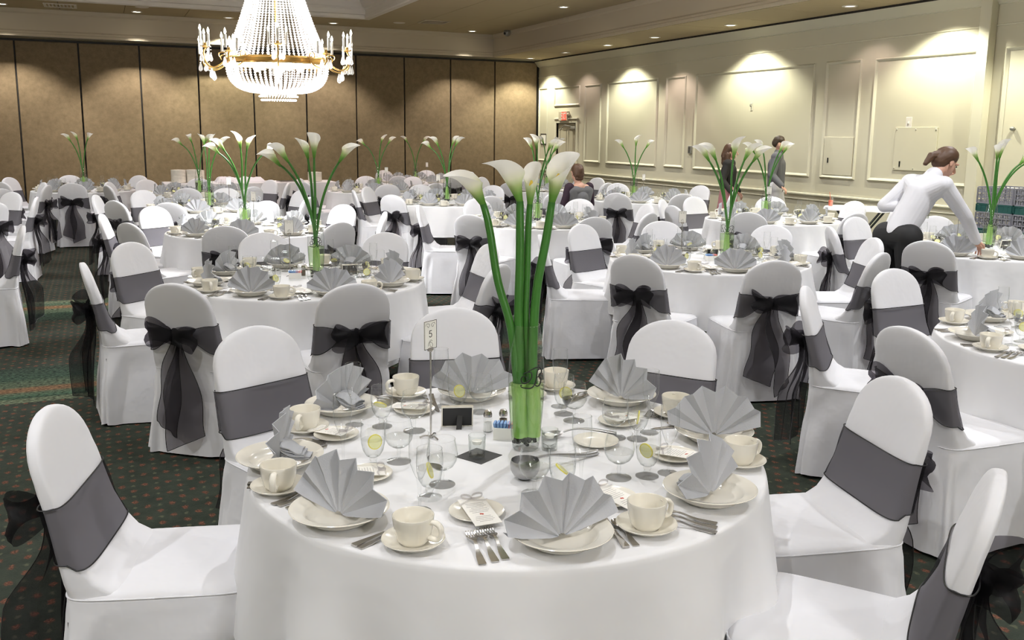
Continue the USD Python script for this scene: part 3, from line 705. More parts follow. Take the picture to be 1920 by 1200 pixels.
def make_table():
    t = thing('round_table', 'table', 'table')
    obj('tabletop', lathe([(.001, .722), (.74, .722), (.752, .730), (.752, .752), (.74, .758), (.001, .758)], 48), 'table_top', t, 30)
    for x, y in ((-.42, -.3), (.42, -.3), (-.42, .3), (.42, .3)): obj('leg', tube([(x, y, 0), (x * .92, y * .92, .722)], .016, 8), 'leg_metal', t, True)
    for x in (-.40, .40): obj('stretcher', tube([(x, -.29, .3), (x, .29, .3)], .011, 6), 'leg_metal', t, True)
    return t


def make_cloth(seed, amp=.066):
    t = thing('tablecloth', 'cloth', 'tablecloth')
    obj('cloth', cloth_mesh(seed, amp), 'table_linen', t, True)
    return t


TABLE = Kind([make_table()]); CLOTH = Kind([make_cloth(s) for s in range(5)])

# ------------------------------------------------------------------ tableware (local origin on the table top; local +y points out to the diner)
def make_plate():
    t = thing('rim_bowl', 'bowl', 'bowl')
    obj('body', lathe([(.001, .010), (.058, .010), (.074, .013), (.086, .022), (.092, .029), (.118, .036), (.123, .0385), (.1245, .037), (.122, .034), (.095, .025), (.087, .014), (.076, .006), (.066, .003), (.064, 0), (.056, 0), (.054, .004), (.001, .005)], 56), 'china', t, 60); return t


def make_saucer():
    t = thing('saucer', 'saucer', 'saucer')
    obj('body', lathe([(.001, .006), (.030, .006), (.033, .009), (.045, .011), (.068, .0185), (.0745, .022), (.0755, .0205), (.072, .016), (.048, .007), (.040, .004), (.039, 0), (.034, 0), (.033, .003), (.001, .004)], 44), 'china', t, 60); return t


def make_bread():
    t = thing('bread_plate', 'plate', 'plate')
    obj('body', move(lathe([(.001, .006), (.044, .006), (.055, .009), (.074, .0145), (.080, .0175), (.081, .016), (.077, .012), (.056, .005), (.047, .003), (.046, 0), (.040, 0), (.039, .003), (.001, .004)], 44), s=.88), 'china', t, 60); return t


def make_cup():
    t = thing('coffee_cup', 'cup', 'cup')
    obj('body', move(lathe([(.001, .009), (.020, .010), (.031, .019), (.037, .036), (.0405, .058), (.0415, .0625), (.0428, .0638), (.0442, .0625), (.0436, .056), (.0405, .032), (.035, .012), (.028, .004), (.026, 0), (.022, 0), (.021, .004), (.001, .005)], 44), s=1.12), 'china', t, 60)
    h = spline([(.0410, 0, .052), (.055, 0, .054), (.0655, 0, .045), (.066, 0, .031), (.058, 0, .019), (.049, 0, .0185), (.036, 0, .021)], 22)
    v, f = tube(h, .0052, 10); v[:, 1] *= 1.55
    obj('handle', (v * 1.12, f), 'china', t, True); return t


def make_wine():
    t = thing('wine_glass', 'wine glass', 'glass')
    obj('bowl', lathe([(.006, .044), (.020, .046), (.032, .055), (.0405, .070), (.0430, .086), (.0410, .104), (.0370, .122), (.0358, .131), (.0364, .1315)], 32), 'glass', t, True)
    obj('stem', cat([lathe([(.004, .006), (.0055, .012), (.0045, .018), (.0065, .026), (.005, .033), (.007, .040), (.010, .046)], 8), lathe([(.001, .011), (.010, .009), (.024, .004), (.036, .0015), (.0365, 0), (.001, 0)], 28)]), 'glass_stem', t, 30)
    obj('rim', tube([(.0361 * cos(b), .0361 * sin(b), .1315) for b in np.linspace(0, 2 * PI, 33)], .0006, 5, False), 'glass_stem', t, True)
    obj('wine', lathe([(.006, .0465), (.019, .0475), (.031, .056), (.0392, .0705), (.0405, .078), (.001, .078)], 28), 'water', t, 40); return t


def make_flute():
    t = thing('champagne_flute', 'champagne flute', 'glass')
    obj('bowl', lathe([(.004, .086), (.010, .092), (.017, .108), (.0245, .130), (.0272, .155), (.0268, .180), (.0250, .207), (.0255, .2085)], 32), 'glass', t, True)
    obj('stem', cat([lathe([(.0045, .004), (.0035, .016), (.0042, .045), (.0055, .068), (.0080, .082), (.0085, .090)], 10), lathe([(.001, .010), (.008, .008), (.020, .0035), (.030, .0015), (.0305, 0), (.001, 0)], 28)]), 'glass_stem', t, 40)
    obj('rim', tube([(.0253 * cos(b), .0253 * sin(b), .2085) for b in np.linspace(0, 2 * PI, 33)], .0006, 5, False), 'glass_stem', t, True); return t


def make_goblet(i):
    t = thing('water_goblet', 'water goblet', 'glass')
    obj('bowl', lathe([(.010, .030), (.021, .036), (.0300, .052), (.0345, .074), (.0360, .098), (.0350, .122), (.0335, .1355), (.0340, .137)], 32), 'glass', t, True)
    obj('stem', cat([lathe([(.008, .006), (.0115, .012), (.0085, .018), (.012, .024), (.0105, .030), (.015, .034)], 10), lathe([(.001, .012), (.012, .010), (.025, .005), (.033, .002), (.0335, 0), (.001, 0)], 28)]), 'glass_stem', t, 30)
    obj('rim', tube([(.0338 * cos(b), .0338 * sin(b), .137) for b in np.linspace(0, 2 * PI, 33)], .0006, 5, False), 'glass_stem', t, True)
    obj('water', lathe([(.010, .032), (.0205, .0375), (.0292, .053), (.0336, .074), (.0345, .084), (.001, .084)], 28), 'water', t, 40)
    az, ti = (0.3, 2.1, 4.0)[i], (.35, .15, .9)[i]
    L = obj('lemon_slice', move(lathe([(.001, .0015), (.0195, .0015), (.0195, -.0015), (.001, -.0015)], 28), (.006 * cos(az), .006 * sin(az), .074), rx=PI / 2 - ti, rz=az), 'lemon_flesh', t, 40)
    obj('lemon_rind', move(lathe([(.0195, .0018), (.0222, .0015), (.0222, -.0015), (.0195, -.0018), (.0195, .0018)], 28), (.006 * cos(az), .006 * sin(az), .074), rx=PI / 2 - ti, rz=az), 'lemon_rind', L, 40)
    return t


def flatware(name, poly, zf, th=.0022):
    """A flat outline (handle towards +y) with its height profile zf(y)."""
    v, f = dense(extr(poly, th), .009); v = np.array(v); v[:, 2] += zf(v[:, 1]); return v, f


def handle_poly(L=.105, w0=.0035, w1=.0095):
    return Polygon([(-w0, 0), (-w0 * 1.1, L * .35), (-w1 * .8, L * .62), (-w1, L * .97), (-w1 * .9, L), (w1 * .9, L), (w1, L * .97), (w1 * .8, L * .62), (w0 * 1.1, L * .35), (w0, 0)])


def make_fork():
    t = thing('dinner_fork', 'fork', 'fork')
    head = Polygon([(-.0035, .002), (-.010, -.012), (-.0115, -.022), (-.0112, -.068), (-.0095, -.070), (-.0080, -.068)] + [(-.0078, -.030), (-.0052, -.030), (-.0050, -.068), (-.0030, -.070), (-.0022, -.068), (-.0018, -.030), (.0018, -.030), (.0022, -.068), (.0030, -.070), (.0050, -.068), (.0052, -.030), (.0078, -.030)] + [(.0080, -.068), (.0095, -.070), (.0112, -.068), (.0115, -.022), (.010, -.012), (.0035, .002)])
    zf = lambda y: .002 + .010 * np.exp(-((y - .005) / .035) ** 2) - .004 * sm(-y, .02, .05) + .006 * sm(-y, .045, .07)
    obj('handle', flatware('h', handle_poly(), zf), 'steel', t, 40); obj('tines', flatware('t', head.buffer(0), zf), 'steel', t, 40); return t


def make_knife():
    t = thing('table_knife', 'knife', 'knife')
    obj('handle', flatware('h', handle_poly(.095, .005, .0092), lambda y: .001 + 0 * y, .005), 'steel', t, 40)
    obj('blade', flatware('b', Polygon([(-.005, .001), (-.0085, -.004), (-.0095, -.07), (-.006, -.105), (.001, -.122), (.005, -.118), (.0055, 0)]), lambda y: .003 + 0 * y, .0014), 'steel', t, 40); return t


def make_spoon():
    t = thing('teaspoon', 'spoon', 'spoon')
    zf = lambda y: .001 + .009 * np.exp(-((y - .012) / .035) ** 2)
    obj('handle', flatware('h', handle_poly(.092, .003, .0085), zf), 'steel', t, 40)
    u, w = np.meshgrid(np.linspace(0, 1, 9), np.arange(24) * 2 * PI / 24, indexing='ij')
    P = np.stack([u * .0155 * np.cos(w) * (1 - .12 * np.sin(w)), -.025 + u * .026 * np.sin(w), .0015 + .0085 * u ** 2.2], -1)
    obj('bowl', grid(P, False, True), 'steel', t, True); return t


def make_napkin(seed):
    t = thing('fan_napkin', 'napkin', 'napkin'); R = np.random.default_rng(300 + seed)
    N = 7; M = 2 * N + 1; ph = np.linspace(-1.55, 1.55, M) + R.uniform(-.03, .03, M)
    amp = R.uniform(.008, .016, M); rad_ = .164 + R.uniform(-.007, .005, M) - .009 * (np.arange(M) % 2); rad_[[0, -1]] -= .02
    rho = np.array([.012, .03, .055, .085, .115, 1.])
    P = []
    for k in range(M):
        sgn = 1 if k % 2 else -1; row = []
        for r in rho:
            rr = rad_[k] if r == 1 else r
            row.append((rr * sin(ph[k]), sgn * amp[k] * (rr / .148) ** .9 + .004 - .10 * rr * cos(ph[k]) + R.uniform(-.0008, .0008) * 2, rr * cos(ph[k]) * .96 + .004))
        P.append(row)
    P = np.array(P); P[..., 2] = np.maximum(P[..., 2], .010 + .35 * (np.abs(P[..., 0]) - .06).clip(0))
    B = P.copy(); B[..., 1] -= .0022
    v, f = grid(np.concatenate([P, B[:, ::-1]], 1), False, True)
    # flatten shading: every pleat face keeps its own vertices
    obj('fan', (v, f), 'napkin_grey', t, 24)
    # the folded stand behind: layered leaves that spread towards the table's middle
    L = []
    for k in range(6):
        u = np.linspace(0, 1, 8); w = np.linspace(-1, 1, 5); z0 = .020 + .009 * k; le = .085 - .004 * k + R.uniform(-.006, .006); wd = .020 + .004 * k
        X = wd * w[None] * (1 - .25 * u[:, None]) + R.uniform(-.004, .004); Y = -.008 - le * u[:, None] + 0 * w; Z = z0 - .006 + .020 * (1 - u[:, None]) ** 1.6 * (1 - .08 * k) - .010 * w[None] ** 2 + .003 * np.sin(7 * u[:, None] + k)
        Z = np.maximum(Z - .018 * u[:, None], .013 + .0042 * k)
        Q = np.stack([X, Y, Z], -1); Q2 = Q.copy(); Q2[..., 2] += .0030
        L.append(grid(np.concatenate([Q, Q2[:, ::-1]], 1), False, True))
    obj('folded_stand', cat(L), 'napkin_grey', t, 30)
    return t


def make_menu(i):
    """Card lying across a bread plate, sheer bow at its head; its lines of print face the diner."""
    t = thing('menu_card', 'menu card', 'card')
    tilt = (.09, .05, -.06)[i]; z0 = .0175
    def lift(m): return move(move(m, s=1.13), (0, .022, z0 + .002), rx=-tilt)
    obj('card', lift(box(-.031, .031, -.062, .062, -.0006, .0006)), 'card', t)
    R = np.random.default_rng(40 + i); L = []
    for k in range(13):
        if k in (7, 8): continue
        w = R.uniform(.014, .024); y = -.036 + .0068 * k; L.append(box(-w, w, y, y + .0017, .0006, .0009))
    obj('print_lines', lift(cat(L)), 'ink_pale', t); obj('red_emblem', lift(cat([box(-.004, .0, .0135, .0185, .0006, .001), box(.0, .004, .012, .0165, .0006, .001)])), 'ink_red', t)
    P = []
    for s in (-1, 1):
        a = np.linspace(0, 2 * PI, 16); c = np.stack([s * .026 * (1 - np.cos(a)) / 2, -.055 + .010 * np.sin(a), .003 + .006 * np.sin(a / 2)], 1)
        P.append(grid(np.stack([c + [0, 0, -.001], c + [0, .001, .005]], 1)))
        c = spline([(0, -.055, .004), (s * .018, -.044, .003), (s * .036, -.040 + .006 * s, .002)], 8); P.append(grid(np.stack([c + [0, -.0025, 0], c + [0, .0025, .001]], 1)))
    obj('ribbon_bow', lift(cat(P)), 'ribbon_sheer', t, True); return t


PLATE, SAUCER, BREAD, CUP, WINE, FLUTE = Kind([make_plate()]), Kind([make_saucer()]), Kind([make_bread()]), Kind([make_cup()]), Kind([make_wine()]), Kind([make_flute()])
GOBLET = Kind([make_goblet(i) for i in range(3)]); FORK, KNIFE, SPOON = Kind([make_fork()]), Kind([make_knife()]), Kind([make_spoon()])
NAPKIN = Kind([make_napkin(s) for s in range(4)]); MENU = Kind([make_menu(i) for i in range(3)])


# centre pieces of a table
def make_stand(num, i):
    t = thing('table_number_stand', 'stand', 'stand')
    obj('base', cat([lathe([(.001, .006), (.006, .007), (.008, .002), (.001, .002)], 14)] + [tube(spline([(0, 0, .004), (.018 * cos(a), .018 * sin(a), .008), (.036 * cos(a), .036 * sin(a), .003)], 7), .0028, 6) for a in (.3, 2.4, 4.5)]), 'steel', t, True)
    obj('rod', tube([(0, 0, .004), (0, 0, .285)], .0030, 8), 'steel', t, True)
    obj('clip', cat([ball((0, 0, .285), .006), box(-.012, .012, -.003, .003, .284, .294, .001)]), 'steel', t, True)
    cd = obj('card', box(-.029, .029, -.0009, .0009, .290, .380), 'card', t)
    B = [box(-.029, .029, s * .0009, s * .0013, a, b) for s in (-1, 1) for a, b in ((.290, .2915), (.3785, .380))] + [box(a, b, s * .0009, s * .0013, .290, .380) for s in (-1, 1) for a, b in ((-.029, -.0275), (.0275, .029))]
    obj('black_border', cat(B), 'black', cd)
    if num:
        tm = meshkit.text_mesh(num, .022, .0005); tm.apply_translation(-np.array(tm.bounds.mean(0)))
        one = move((tm.vertices, tm.faces), (0, -.0011, .338), rx=PI / 2); obj('number', cat([one, move(one, rz=PI)]), 'ink', cd)
    sc = [tube(spline([(x, -.0012, z) for x, z in pts], 20), .0006, 4) for pts in ([(-.022, .365), (-.012, .372), (-.004, .366), (-.010, .360), (-.014, .366)], [(.022, .365), (.012, .372), (.004, .366), (.010, .360), (.014, .366)], [(-.010, .300), (0, .312), (.010, .300), (.004, .296), (-.004, .304), (0, .318), (.008, .314)])]
    obj('scroll_ornament', cat(sc + [move(q, rz=PI) for q in sc]), 'ink', cd); return t


def make_frame():
    t = thing('picture_frame', 'frame', 'frame'); a = .22
    def T(m): return move(m, (0, 0, 0), rx=a)
    obj('silver_edge', T(cat([box(-.052, .052, -.004, .006, 0, .004), box(-.052, .052, -.004, .006, .070, .075), box(-.052, -.048, -.004, .006, .004, .070), box(.048, .052, -.004, .006, .004, .070)])), 'silver_frame', t)
    obj('backing', T(box(-.0485, .0485, -.003, .0045, .003, .071)), 'black', t)
    obj('easel_leg', move(box(-.009, .009, -.002, .002, 0, .062, .0005), (.004, -.038, 0), rx=-.62 + .0, ry=.12), 'black', t); return t


def make_caddy():
    t = thing('sugar_caddy', 'caddy', 'caddy')
    obj('box', cat([box(-.040, .040, -.025, -.022, 0, .038), box(-.040, .040, .022, .025, 0, .038), box(-.040, -.037, -.022, .022, 0, .038), box(.037, .040, -.022, .022, 0, .038), box(-.037, .037, -.022, .022, 0, .003)]), 'sugar_white', t)
    for k in range(6): obj('blue_packet', move(box(-.004, .004, -.017, .017, .004, .052, .0008), (-.028 + .0062 * k, 0, 0), ry=.10 * (k - 2)), 'packet_blue', t)
    for k in range(4): obj('pink_packet', move(box(-.003, .003, -.017, .017, .004, .051, .0008), (.012 + .0062 * k, 0, 0), ry=.10 * (k - 1)), 'packet_pink', t)
    return t


def make_shaker(fill):
    t = thing('shaker', 'shaker', 'shaker')
    obj('glass_body', lathe([(.001, 0), (.015, 0), (.0165, .004), (.0150, .045), (.0125, .052)], 8), 'vase_glass', t, 30)
    obj('contents', lathe([(.001, .003), (.0135, .003), (.0130, .032 if fill == 'salt' else .040), (.001, .033 if fill == 'salt' else .041)], 8), fill, t, 30)
    obj('cap', lathe([(.0130, .050), (.0142, .052), (.0142, .060), (.0105, .070), (.001, .073)], 18), 'steel', t, 40); return t


def make_votive():
    t = thing('votive_glass', 'votive', 'candle holder')
    obj('glass_cup', lathe([(.001, .010), (.021, .010), (.0245, .066), (.0262, .068), (.0268, .066), (.0235, .002), (.001, 0)], 30), 'vase_glass', t, 40)
    obj('water', lathe([(.001, .011), (.0205, .011), (.0232, .045), (.001, .045)], 24), 'water', t, 40)
    obj('floating_candle', lathe([(.001, .040), (.013, .040), (.0155, .050), (.001, .051)], 18), 'candle', t, 40); return t


def make_vase():
    t = thing('glass_vase', 'vase', 'vase')
    out = [(.001, 0), (.034, 0), (.040, .006), (.0435, .03), (.0500, .10), (.0545, .17), (.0555, .21), (.0535, .27), (.0475, .33), (.0395, .385), (.0385, .390)]
    inn = [(.0370, .390), (.0380, .385), (.0460, .33), (.0518, .27), (.0538, .21), (.0528, .17), (.0480, .10), (.0410, .03), (.034, .018), (.001, .016)]
    obj('glass_wall', lathe(out[1:], 44), 'vase_glass', t, True); obj('thick_base', lathe([(.001, .001), (.034, .001), (.039, .007), (.0405, .016), (.001, .017)], 36), 'glass_stem', t, 30)
    obj('rim', tube([(.0385 * cos(b), .0385 * sin(b), .390) for b in np.linspace(0, 2 * PI, 40)], .0013, 6, False), 'glass_stem', t, True)
    wv = [(r * .965, z) for r, z in out[3:6]] + [(.0523, .205)]
    obj('water', lathe(wv + [(.001, .205)], 40), 'vase_water', t, 40)
    R = np.random.default_rng(9); S = []
    for k in range(46):
        a, r, z = R.uniform(0, 2 * PI), .034 * R.uniform(0, 1) ** .5, R.uniform(.020, .044); S.append(ball((r * cos(a), r * sin(a), z), R.uniform(.006, .009), 1, (1, 1, .75)))
    tag(obj('black_stones', cat(S), 'black_stone', t), kind='stuff')
    # the black script letter on the glass, front and back
    def onv(p):
        zz = [z for r, z in out]; r = np.interp(p[:, 1], zz, [r for r, z in out]) + .0006; th = p[:, 0] / .0545 - PI / 2
        return np.stack([r * np.cos(th), r * np.sin(th), p[:, 1]], 1)
    k = .052
    spine = [(.62, 1.0), (.50, .55), (.36, .12), (.18, -.06), (-.10, -.08), (-.42, .02), (-.36, .10)]
    swash = [(-.10, .46), (-.28, .62), (-.42, .44), (-.30, .20), (-.02, .30), (.20, .62), (.16, .82), (-.06, .86), (-.30, .72)]
    bowl = [(-.10, .86), (.30, 1.06), (.78, 1.04), (.90, .82), (.70, .60), (.52, .52)]
    low = [(.52, .52), (.78, .46), (.80, .22), (.58, .0), (.42, .06), (.48, .22)]
    S = []
    for pts in (spine, swash[:], bowl, low):
        c = spline([(x * k, .235 + (y - .45) * k) for x, y in pts], 30); w = .0009 + .0011 * np.sin(np.linspace(.2, PI - .2, 30)); S.append(tube(onv(c), w, 5))
    S.append(ball(onv(np.array([[-.42 * k, .235 + (.06 - .45) * k]]))[0], .0022, 1))
    L = cat(S); obj('script_letter_b', L, 'black', t, True); obj('script_letter_b', move(L, rz=PI), 'black', t, True); return t


VASE = Kind([make_vase()]); FRAME = Kind([make_frame()]); CADDY = Kind([make_caddy()]); SALT = Kind([make_shaker('salt')]); PEPPER = Kind([make_shaker('pepper')]); VOTIVE = Kind([make_votive()])
STAND5 = Kind([make_stand('5', 0)]); STANDX = Kind([make_stand(None, 1)])


# calla lily: stem curve from the vase floor to the throat, then the spathe along the stem's last direction
def spathe_mesh(L, seed, side, open_=1.0):
    R = np.random.default_rng(500 + seed); nu, nv = 33, 22
    u = np.linspace(-1, 1, nu); v = np.linspace(0, 1, nv)
    th = u * (PI * 1.12)                              # wraps a little past itself
    rim = .46 + .54 * ((1 + np.cos(th / 1.12)) / 2) ** 1.15
    P = np.zeros((nu, nv, 3)); UV = np.zeros((nu, nv, 2)); wob = R.uniform(0, 6)
    for i in range(nu):
        back = max(cos(th[i] / 1.12), 0)
        for j in range(nv):
            h = v[j] * rim[i]; fl = max(v[j] - .70, 0) / .30
            r = .050 + .10 * h + (.11 + .06 * open_) * h ** 1.6
            r *= 1 + .07 * u[i] * v[j]
            r += .035 * open_ * fl ** 2 * (1 - .5 * back) + .012 * sin(3 * th[i] + wob) * fl
            x, y, z = r * cos(th[i]), r * sin(th[i]) * .92, h
            x += back ** 4 * open_ * .10 * fl ** 1.6; z -= back ** 3 * open_ * .07 * fl ** 2
            P[i, j] = (x, y, z); UV[i, j] = (u[i] * .5 + .5, v[j] * rim[i])
    P *= L
    v_, f = grid(P); return v_, f, UV.reshape(-1, 2)


def frame_of(d, tw):
    d = np.asarray(d, float) / np.linalg.norm(d); a = np.cross(d, [0, 0, 1.0]) if abs(d[2]) < .99 else np.array([0, 1., 0]); a /= np.linalg.norm(a); b = np.cross(d, a)
    x = a * cos(tw) + b * sin(tw); return np.stack([x, np.cross(d, x), d], 0)


def make_lily(stem, L, tip_dir, seed, open_=1.0, bend=None, r=.0095, cat_='flower', foot=1.25):
    """stem: points relative to the vase's foot; the spathe opens towards tip_dir."""
    t = thing('calla_lily', 'lily', cat_)
    c = spline(stem, 40); rr = np.interp(np.linspace(0, 1, 40), [0, .2, .9, 1], [r * 1.15, r * 1.1, r * .92, r * .80])
    zc = c[:, 2] < .20
    k = int(zc.sum())
    s = obj('stem', tube(c[k - 1:], rr[k - 1:], 12), 'stem_green', t, True)
    obj('stem_foot', tube(c[:k + 1], rr[:k + 1] * foot, 12), 'stem_pale', t, True)
    d = c[-1] - c[-4]; d = d / np.linalg.norm(d)
    if bend is not None: d = d * (1 - bend[3]) + np.array(bend[:3]) * bend[3]; d /= np.linalg.norm(d)
    td = np.asarray(tip_dir, float); x = td - d * (td @ d); x /= np.linalg.norm(x); M = np.stack([x, np.cross(d, x), d], 0)
    v, f, uv = spathe_mesh(L, seed, 0, open_)
    obj('spathe', (v @ M + c[-1] - d * .012, f), 'spathe', t, True, uv)
    sp = tube(spline([(0, 0, .08 * L), (.01 * L, 0, .3 * L), (.03 * L, 0, .5 * L)], 8), np.r_[.008, .0085, .0085, .008, .008, .0075, .006, .003] * L / .15, 8)
    obj('spadix', (sp[0] @ M + c[-1], sp[1]), 'spadix', t, True); return t

# ------------------------------------------------------------------ laying the tables
V2 = lambda a: np.array([cos(a), sin(a)])
RNG = random.Random(4)
DIRS = ['back', 'back-left', 'left', 'front-left', 'front', 'front-right', 'right', 'back-right']


def seat_names(c, angs):
    """Unique words for where each seat stands round its table, as the camera sees it."""
    d = math.atan2(c[1], c[0]); rel = [((a - d) % (2 * PI)) / (PI / 4) for a in angs]
    order = sorted(range(len(rel)), key=lambda i: rel[i]); best = None
    import itertools
    for combo in itertools.combinations(range(8), len(rel)):
        for rot in range(len(rel)):
            seq = combo[rot:] + combo[:rot]
            e = sum(min(abs(rel[o] - s_), 8 - abs(rel[o] - s_)) ** 2 for o, s_ in zip(order, seq))
            if best is None or e < best[0]: best = (e, dict(zip(order, seq)))
    return [DIRS[best[1][i]] for i in range(len(rel))]


# id: (centre, name, tops of the chair backs, extra)
TB = {
    1: ((1.08, 2.44), 'foreground table', [(-.17, 2.8), (.51, 3.74), (1.42, 3.83), (2.21, 3.21), (2.35, 2.13), (1.88, 1.4)]),
    2: ((1.18, 5.93), 'second left row table', [(.29, 4.93), (1.17, 4.71), (-.06, 5.91), (.13, 6.92), (1.12, 7.12), (2.01, 6.93), (2.39, 5.96), (2.17, 4.98)]),
    3: ((1.27, 9.10), 'third left row table', [(.9, 7.83), (1.88, 7.84), (2.38, 8.81), (.2, 8.39), (.01, 9.31), (.45, 10.15), (1.53, 10.4), (2.3, 9.75)]),
    4: ((1.20, 11.8), 'fourth left row table', [(.48, 12.88), (-.09, 12.08), (.15, 11.1), (.64, 10.6), (1.55, 13.1), (1.67, 10.6), (2.4, 12.3), (2.23, 11.04)]),
    5: ((1.30, 14.5), 'fifth left row table', [(.05, 14.05), (.08, 15.0), (.62, 15.65), (1.45, 15.85), (1.05, 13.2), (1.95, 13.35), (2.5, 15.1), (2.6, 14.1)]),
    6: ((-.26, 16.1), 'far left partition table', [(-.5, 17.4), (-.4, 14.8), (.6, 17.1), (-1.35, 16.8), (-1.35, 15.3)]),
    7: ((4.10, 14.75), 'fourth middle row table', [(4.3, 16.05), (3.94, 13.45), (3.0, 15.5), (5.05, 15.65), (4.75, 13.6), (2.85, 14.3)]),
    8: ((5.55, 17.1), 'fifth middle row table', [(4.9, 16.0), (5.9, 15.8), (6.2, 18.3), (5.3, 18.4), (6.85, 17.4)]),
    9: ((4.38, 11.95), 'third middle row table', [(3.07, 12.2), (3.44, 12.9), (3.3, 11.15), (4.39, 13.25), (5.4, 12.8), (5.71, 11.01), (4.44, 10.6)]),
    10: ((4.32, 8.96), 'second middle row table', [(3.1, 9.5), (5.3, 9.85), (4.1, 10.27), (3.22, 8.23), (4.26, 7.6), (5.62, 8.85), (5.04, 7.84)]),
    11: ((6.95, 14.2), 'fourth right row table', [(5.92, 13.4), (6.2, 15.3), (8.2, 14.6), (7.1, 15.5), (7.5, 13.0)]),
    12: ((7.30, 11.6), 'third right row table', [(6.3, 10.7), (7.1, 10.3), (8.55, 11.95), (7.6, 12.9), (6.15, 12.25), (8.2, 10.65)]),
    13: ((4.27, 5.82), 'first middle row table', [(3.8, 7.05), (3.08, 6.41), (3.19, 5.13), (4.65, 7.07), (5.4, 6.45), (5.5, 5.35), (4.83, 4.63), (3.88, 4.6)]),
    14: ((7.10, 8.50), 'second right row table', [(6.04, 7.6), (6.2, 9.48), (6.91, 9.78), (8.4, 8.55), (7.1, 7.2), (8.05, 7.6), (5.8, 8.6), (7.9, 9.5)]),
    15: ((6.95, 5.55), 'table before the racks', [(6.74, 6.85), (5.80, 6.15), (5.72, 5.05), (7.62, 6.66), (8.2, 5.85)]),
    16: ((4.33, 2.72), 'table at right edge', [(3.32, 3.72), (3.03, 2.73), (4.3, 4.0)]),
    17: ((-2.0, 12.0), 'middle far left table', [(-.7, 11.87), (-1.0, 12.9), (-1.05, 11.1)]),
    18: ((-1.92, 8.3), 'nearest far left table', [(-.58, 8.36), (-1.0, 9.3)]),
    19: ((-2.05, 14.7), 'hindmost far left table', [(-.75, 15.1), (-.67, 14.35), (-1.2, 13.65)]),
}
TURN = {(9, 5): rad(100)}      # facing given where a chair does not face its table
for k, (c, nm, tops) in TB.items():
    c = np.array(c); TABLE.put((*c, 0), .35 * k, 'round folding table beneath the white cloth of the ' + nm)
    CLOTH.put((*c, 0), (0 if k == 1 else 1.3 * k), 'white round cloth draped over the ' + nm, i=k)
    angs = [math.atan2(*(np.array(p) - c)[::-1]) for p in tops]
    names = seat_names(c, angs)
    for i, (p, a, w) in enumerate(zip(tops, angs, names)):
        d = np.hypot(*(np.array(p) - c)); d = min(max(d, 1.335), 1.50)
        f = TURN.get((k, i), a + PI + RNG.uniform(-.06, .06) * (k != 1))
        top = c + V2(a) * d; seat = top + .355 * V2(f)
        CHAIR.put((*seat, 0), f - PI / 2, 'white chair with black sash, %s of the %s' % (w, nm), 'covered banquet chairs', i=RNG.randrange(5) if k > 2 else (i * 2 + k) % 5)


def setting(c, a, where, T=None, cutlery=True, nap=None):
    """One place setting; T gives exact spots of its pieces, else they are laid out from the seat's angle a."""
    c = np.array(c); u = V2(a); r_ = np.array([-u[1], u[0]]); rz = a - PI / 2; j = lambda s=.010: RNG.uniform(-s, s)
    at = lambda r, l: c + u * (r + j(.008)) + r_ * (l + j(.008))
    T = T or {}
    def spot(k, r, l): return np.array(T[k]) if k in T else at(r, l)
    z = HT
    def see(p): return in_view((*p, z + .04), 45)
    p = spot('plate', .61, 0); at_seat = 'at ' + where
    if see(p):
        PLATE.put((*p, z), j(3), 'cream bowl holding a napkin ' + at_seat, 'rim bowls')
        NAPKIN.put((*p, z + .010), rz + j(.25) + T.get('turn', 0), 'grey fan of napkin ' + at_seat, 'fan napkins', i=RNG.randrange(4) if nap is None else nap)
    p = spot('saucer', .64, .235)
    if see(p):
        SAUCER.put((*p, z), 0, 'cream saucer under cup ' + at_seat, 'saucers')
        h = math.atan2(r_[1], r_[0]) + (T['handle'] if 'handle' in T else j(.6)); CUP.put((*p, z + .0055), h, 'cream coffee cup ' + at_seat, 'coffee cups')
    p = spot('bread', .46, -.15)
    if see(p):
        BREAD.put((*p, z), 0, 'small bread plate ' + at_seat, 'bread plates')
        MENU.put((*p, z), rz + (T['menu'] if 'menu' in T else j(.35)), 'printed menu card ' + at_seat, 'menu cards', i=RNG.randrange(3))
    for k, K, r, l, lab in (('wine', WINE, .36, -.03, 'stemmed wine glass '), ('goblet', GOBLET, .42, .035, 'goblet with lemon slice '), ('flute', FLUTE, .485, .10, 'tall champagne flute ')):
        p = spot(k, r, l)
        if see(p): K.put((*p, z), a + j(3), lab + at_seat, lab.strip() + 's', **({'i': RNG.randrange(3)} if K is GOBLET else {}))
    if cutlery:
        o = spot('plate', .61, 0) - u * (.06 if 'plate' in T else 0)
        for q, (l, n) in enumerate(((-.150, 'inner'), (-.176, 'middle'), (-.202, 'outer'))):
            p = o + r_ * l + u * (.012 + .006 * q)
            if see(p): FORK.put((*p, z), rz + j(.05), n + ' steel fork ' + at_seat, 'forks')
        p = o + r_ * .143 + u * .03
        if see(p): KNIFE.put((*p, z), rz + j(.04), 'steel table knife ' + at_seat, 'knives')
        p = o + r_ * .166 + u * .03
        if see(p): SPOON.put((*p, z), rz + j(.04), 'steel teaspoon ' + at_seat, 'teaspoons')


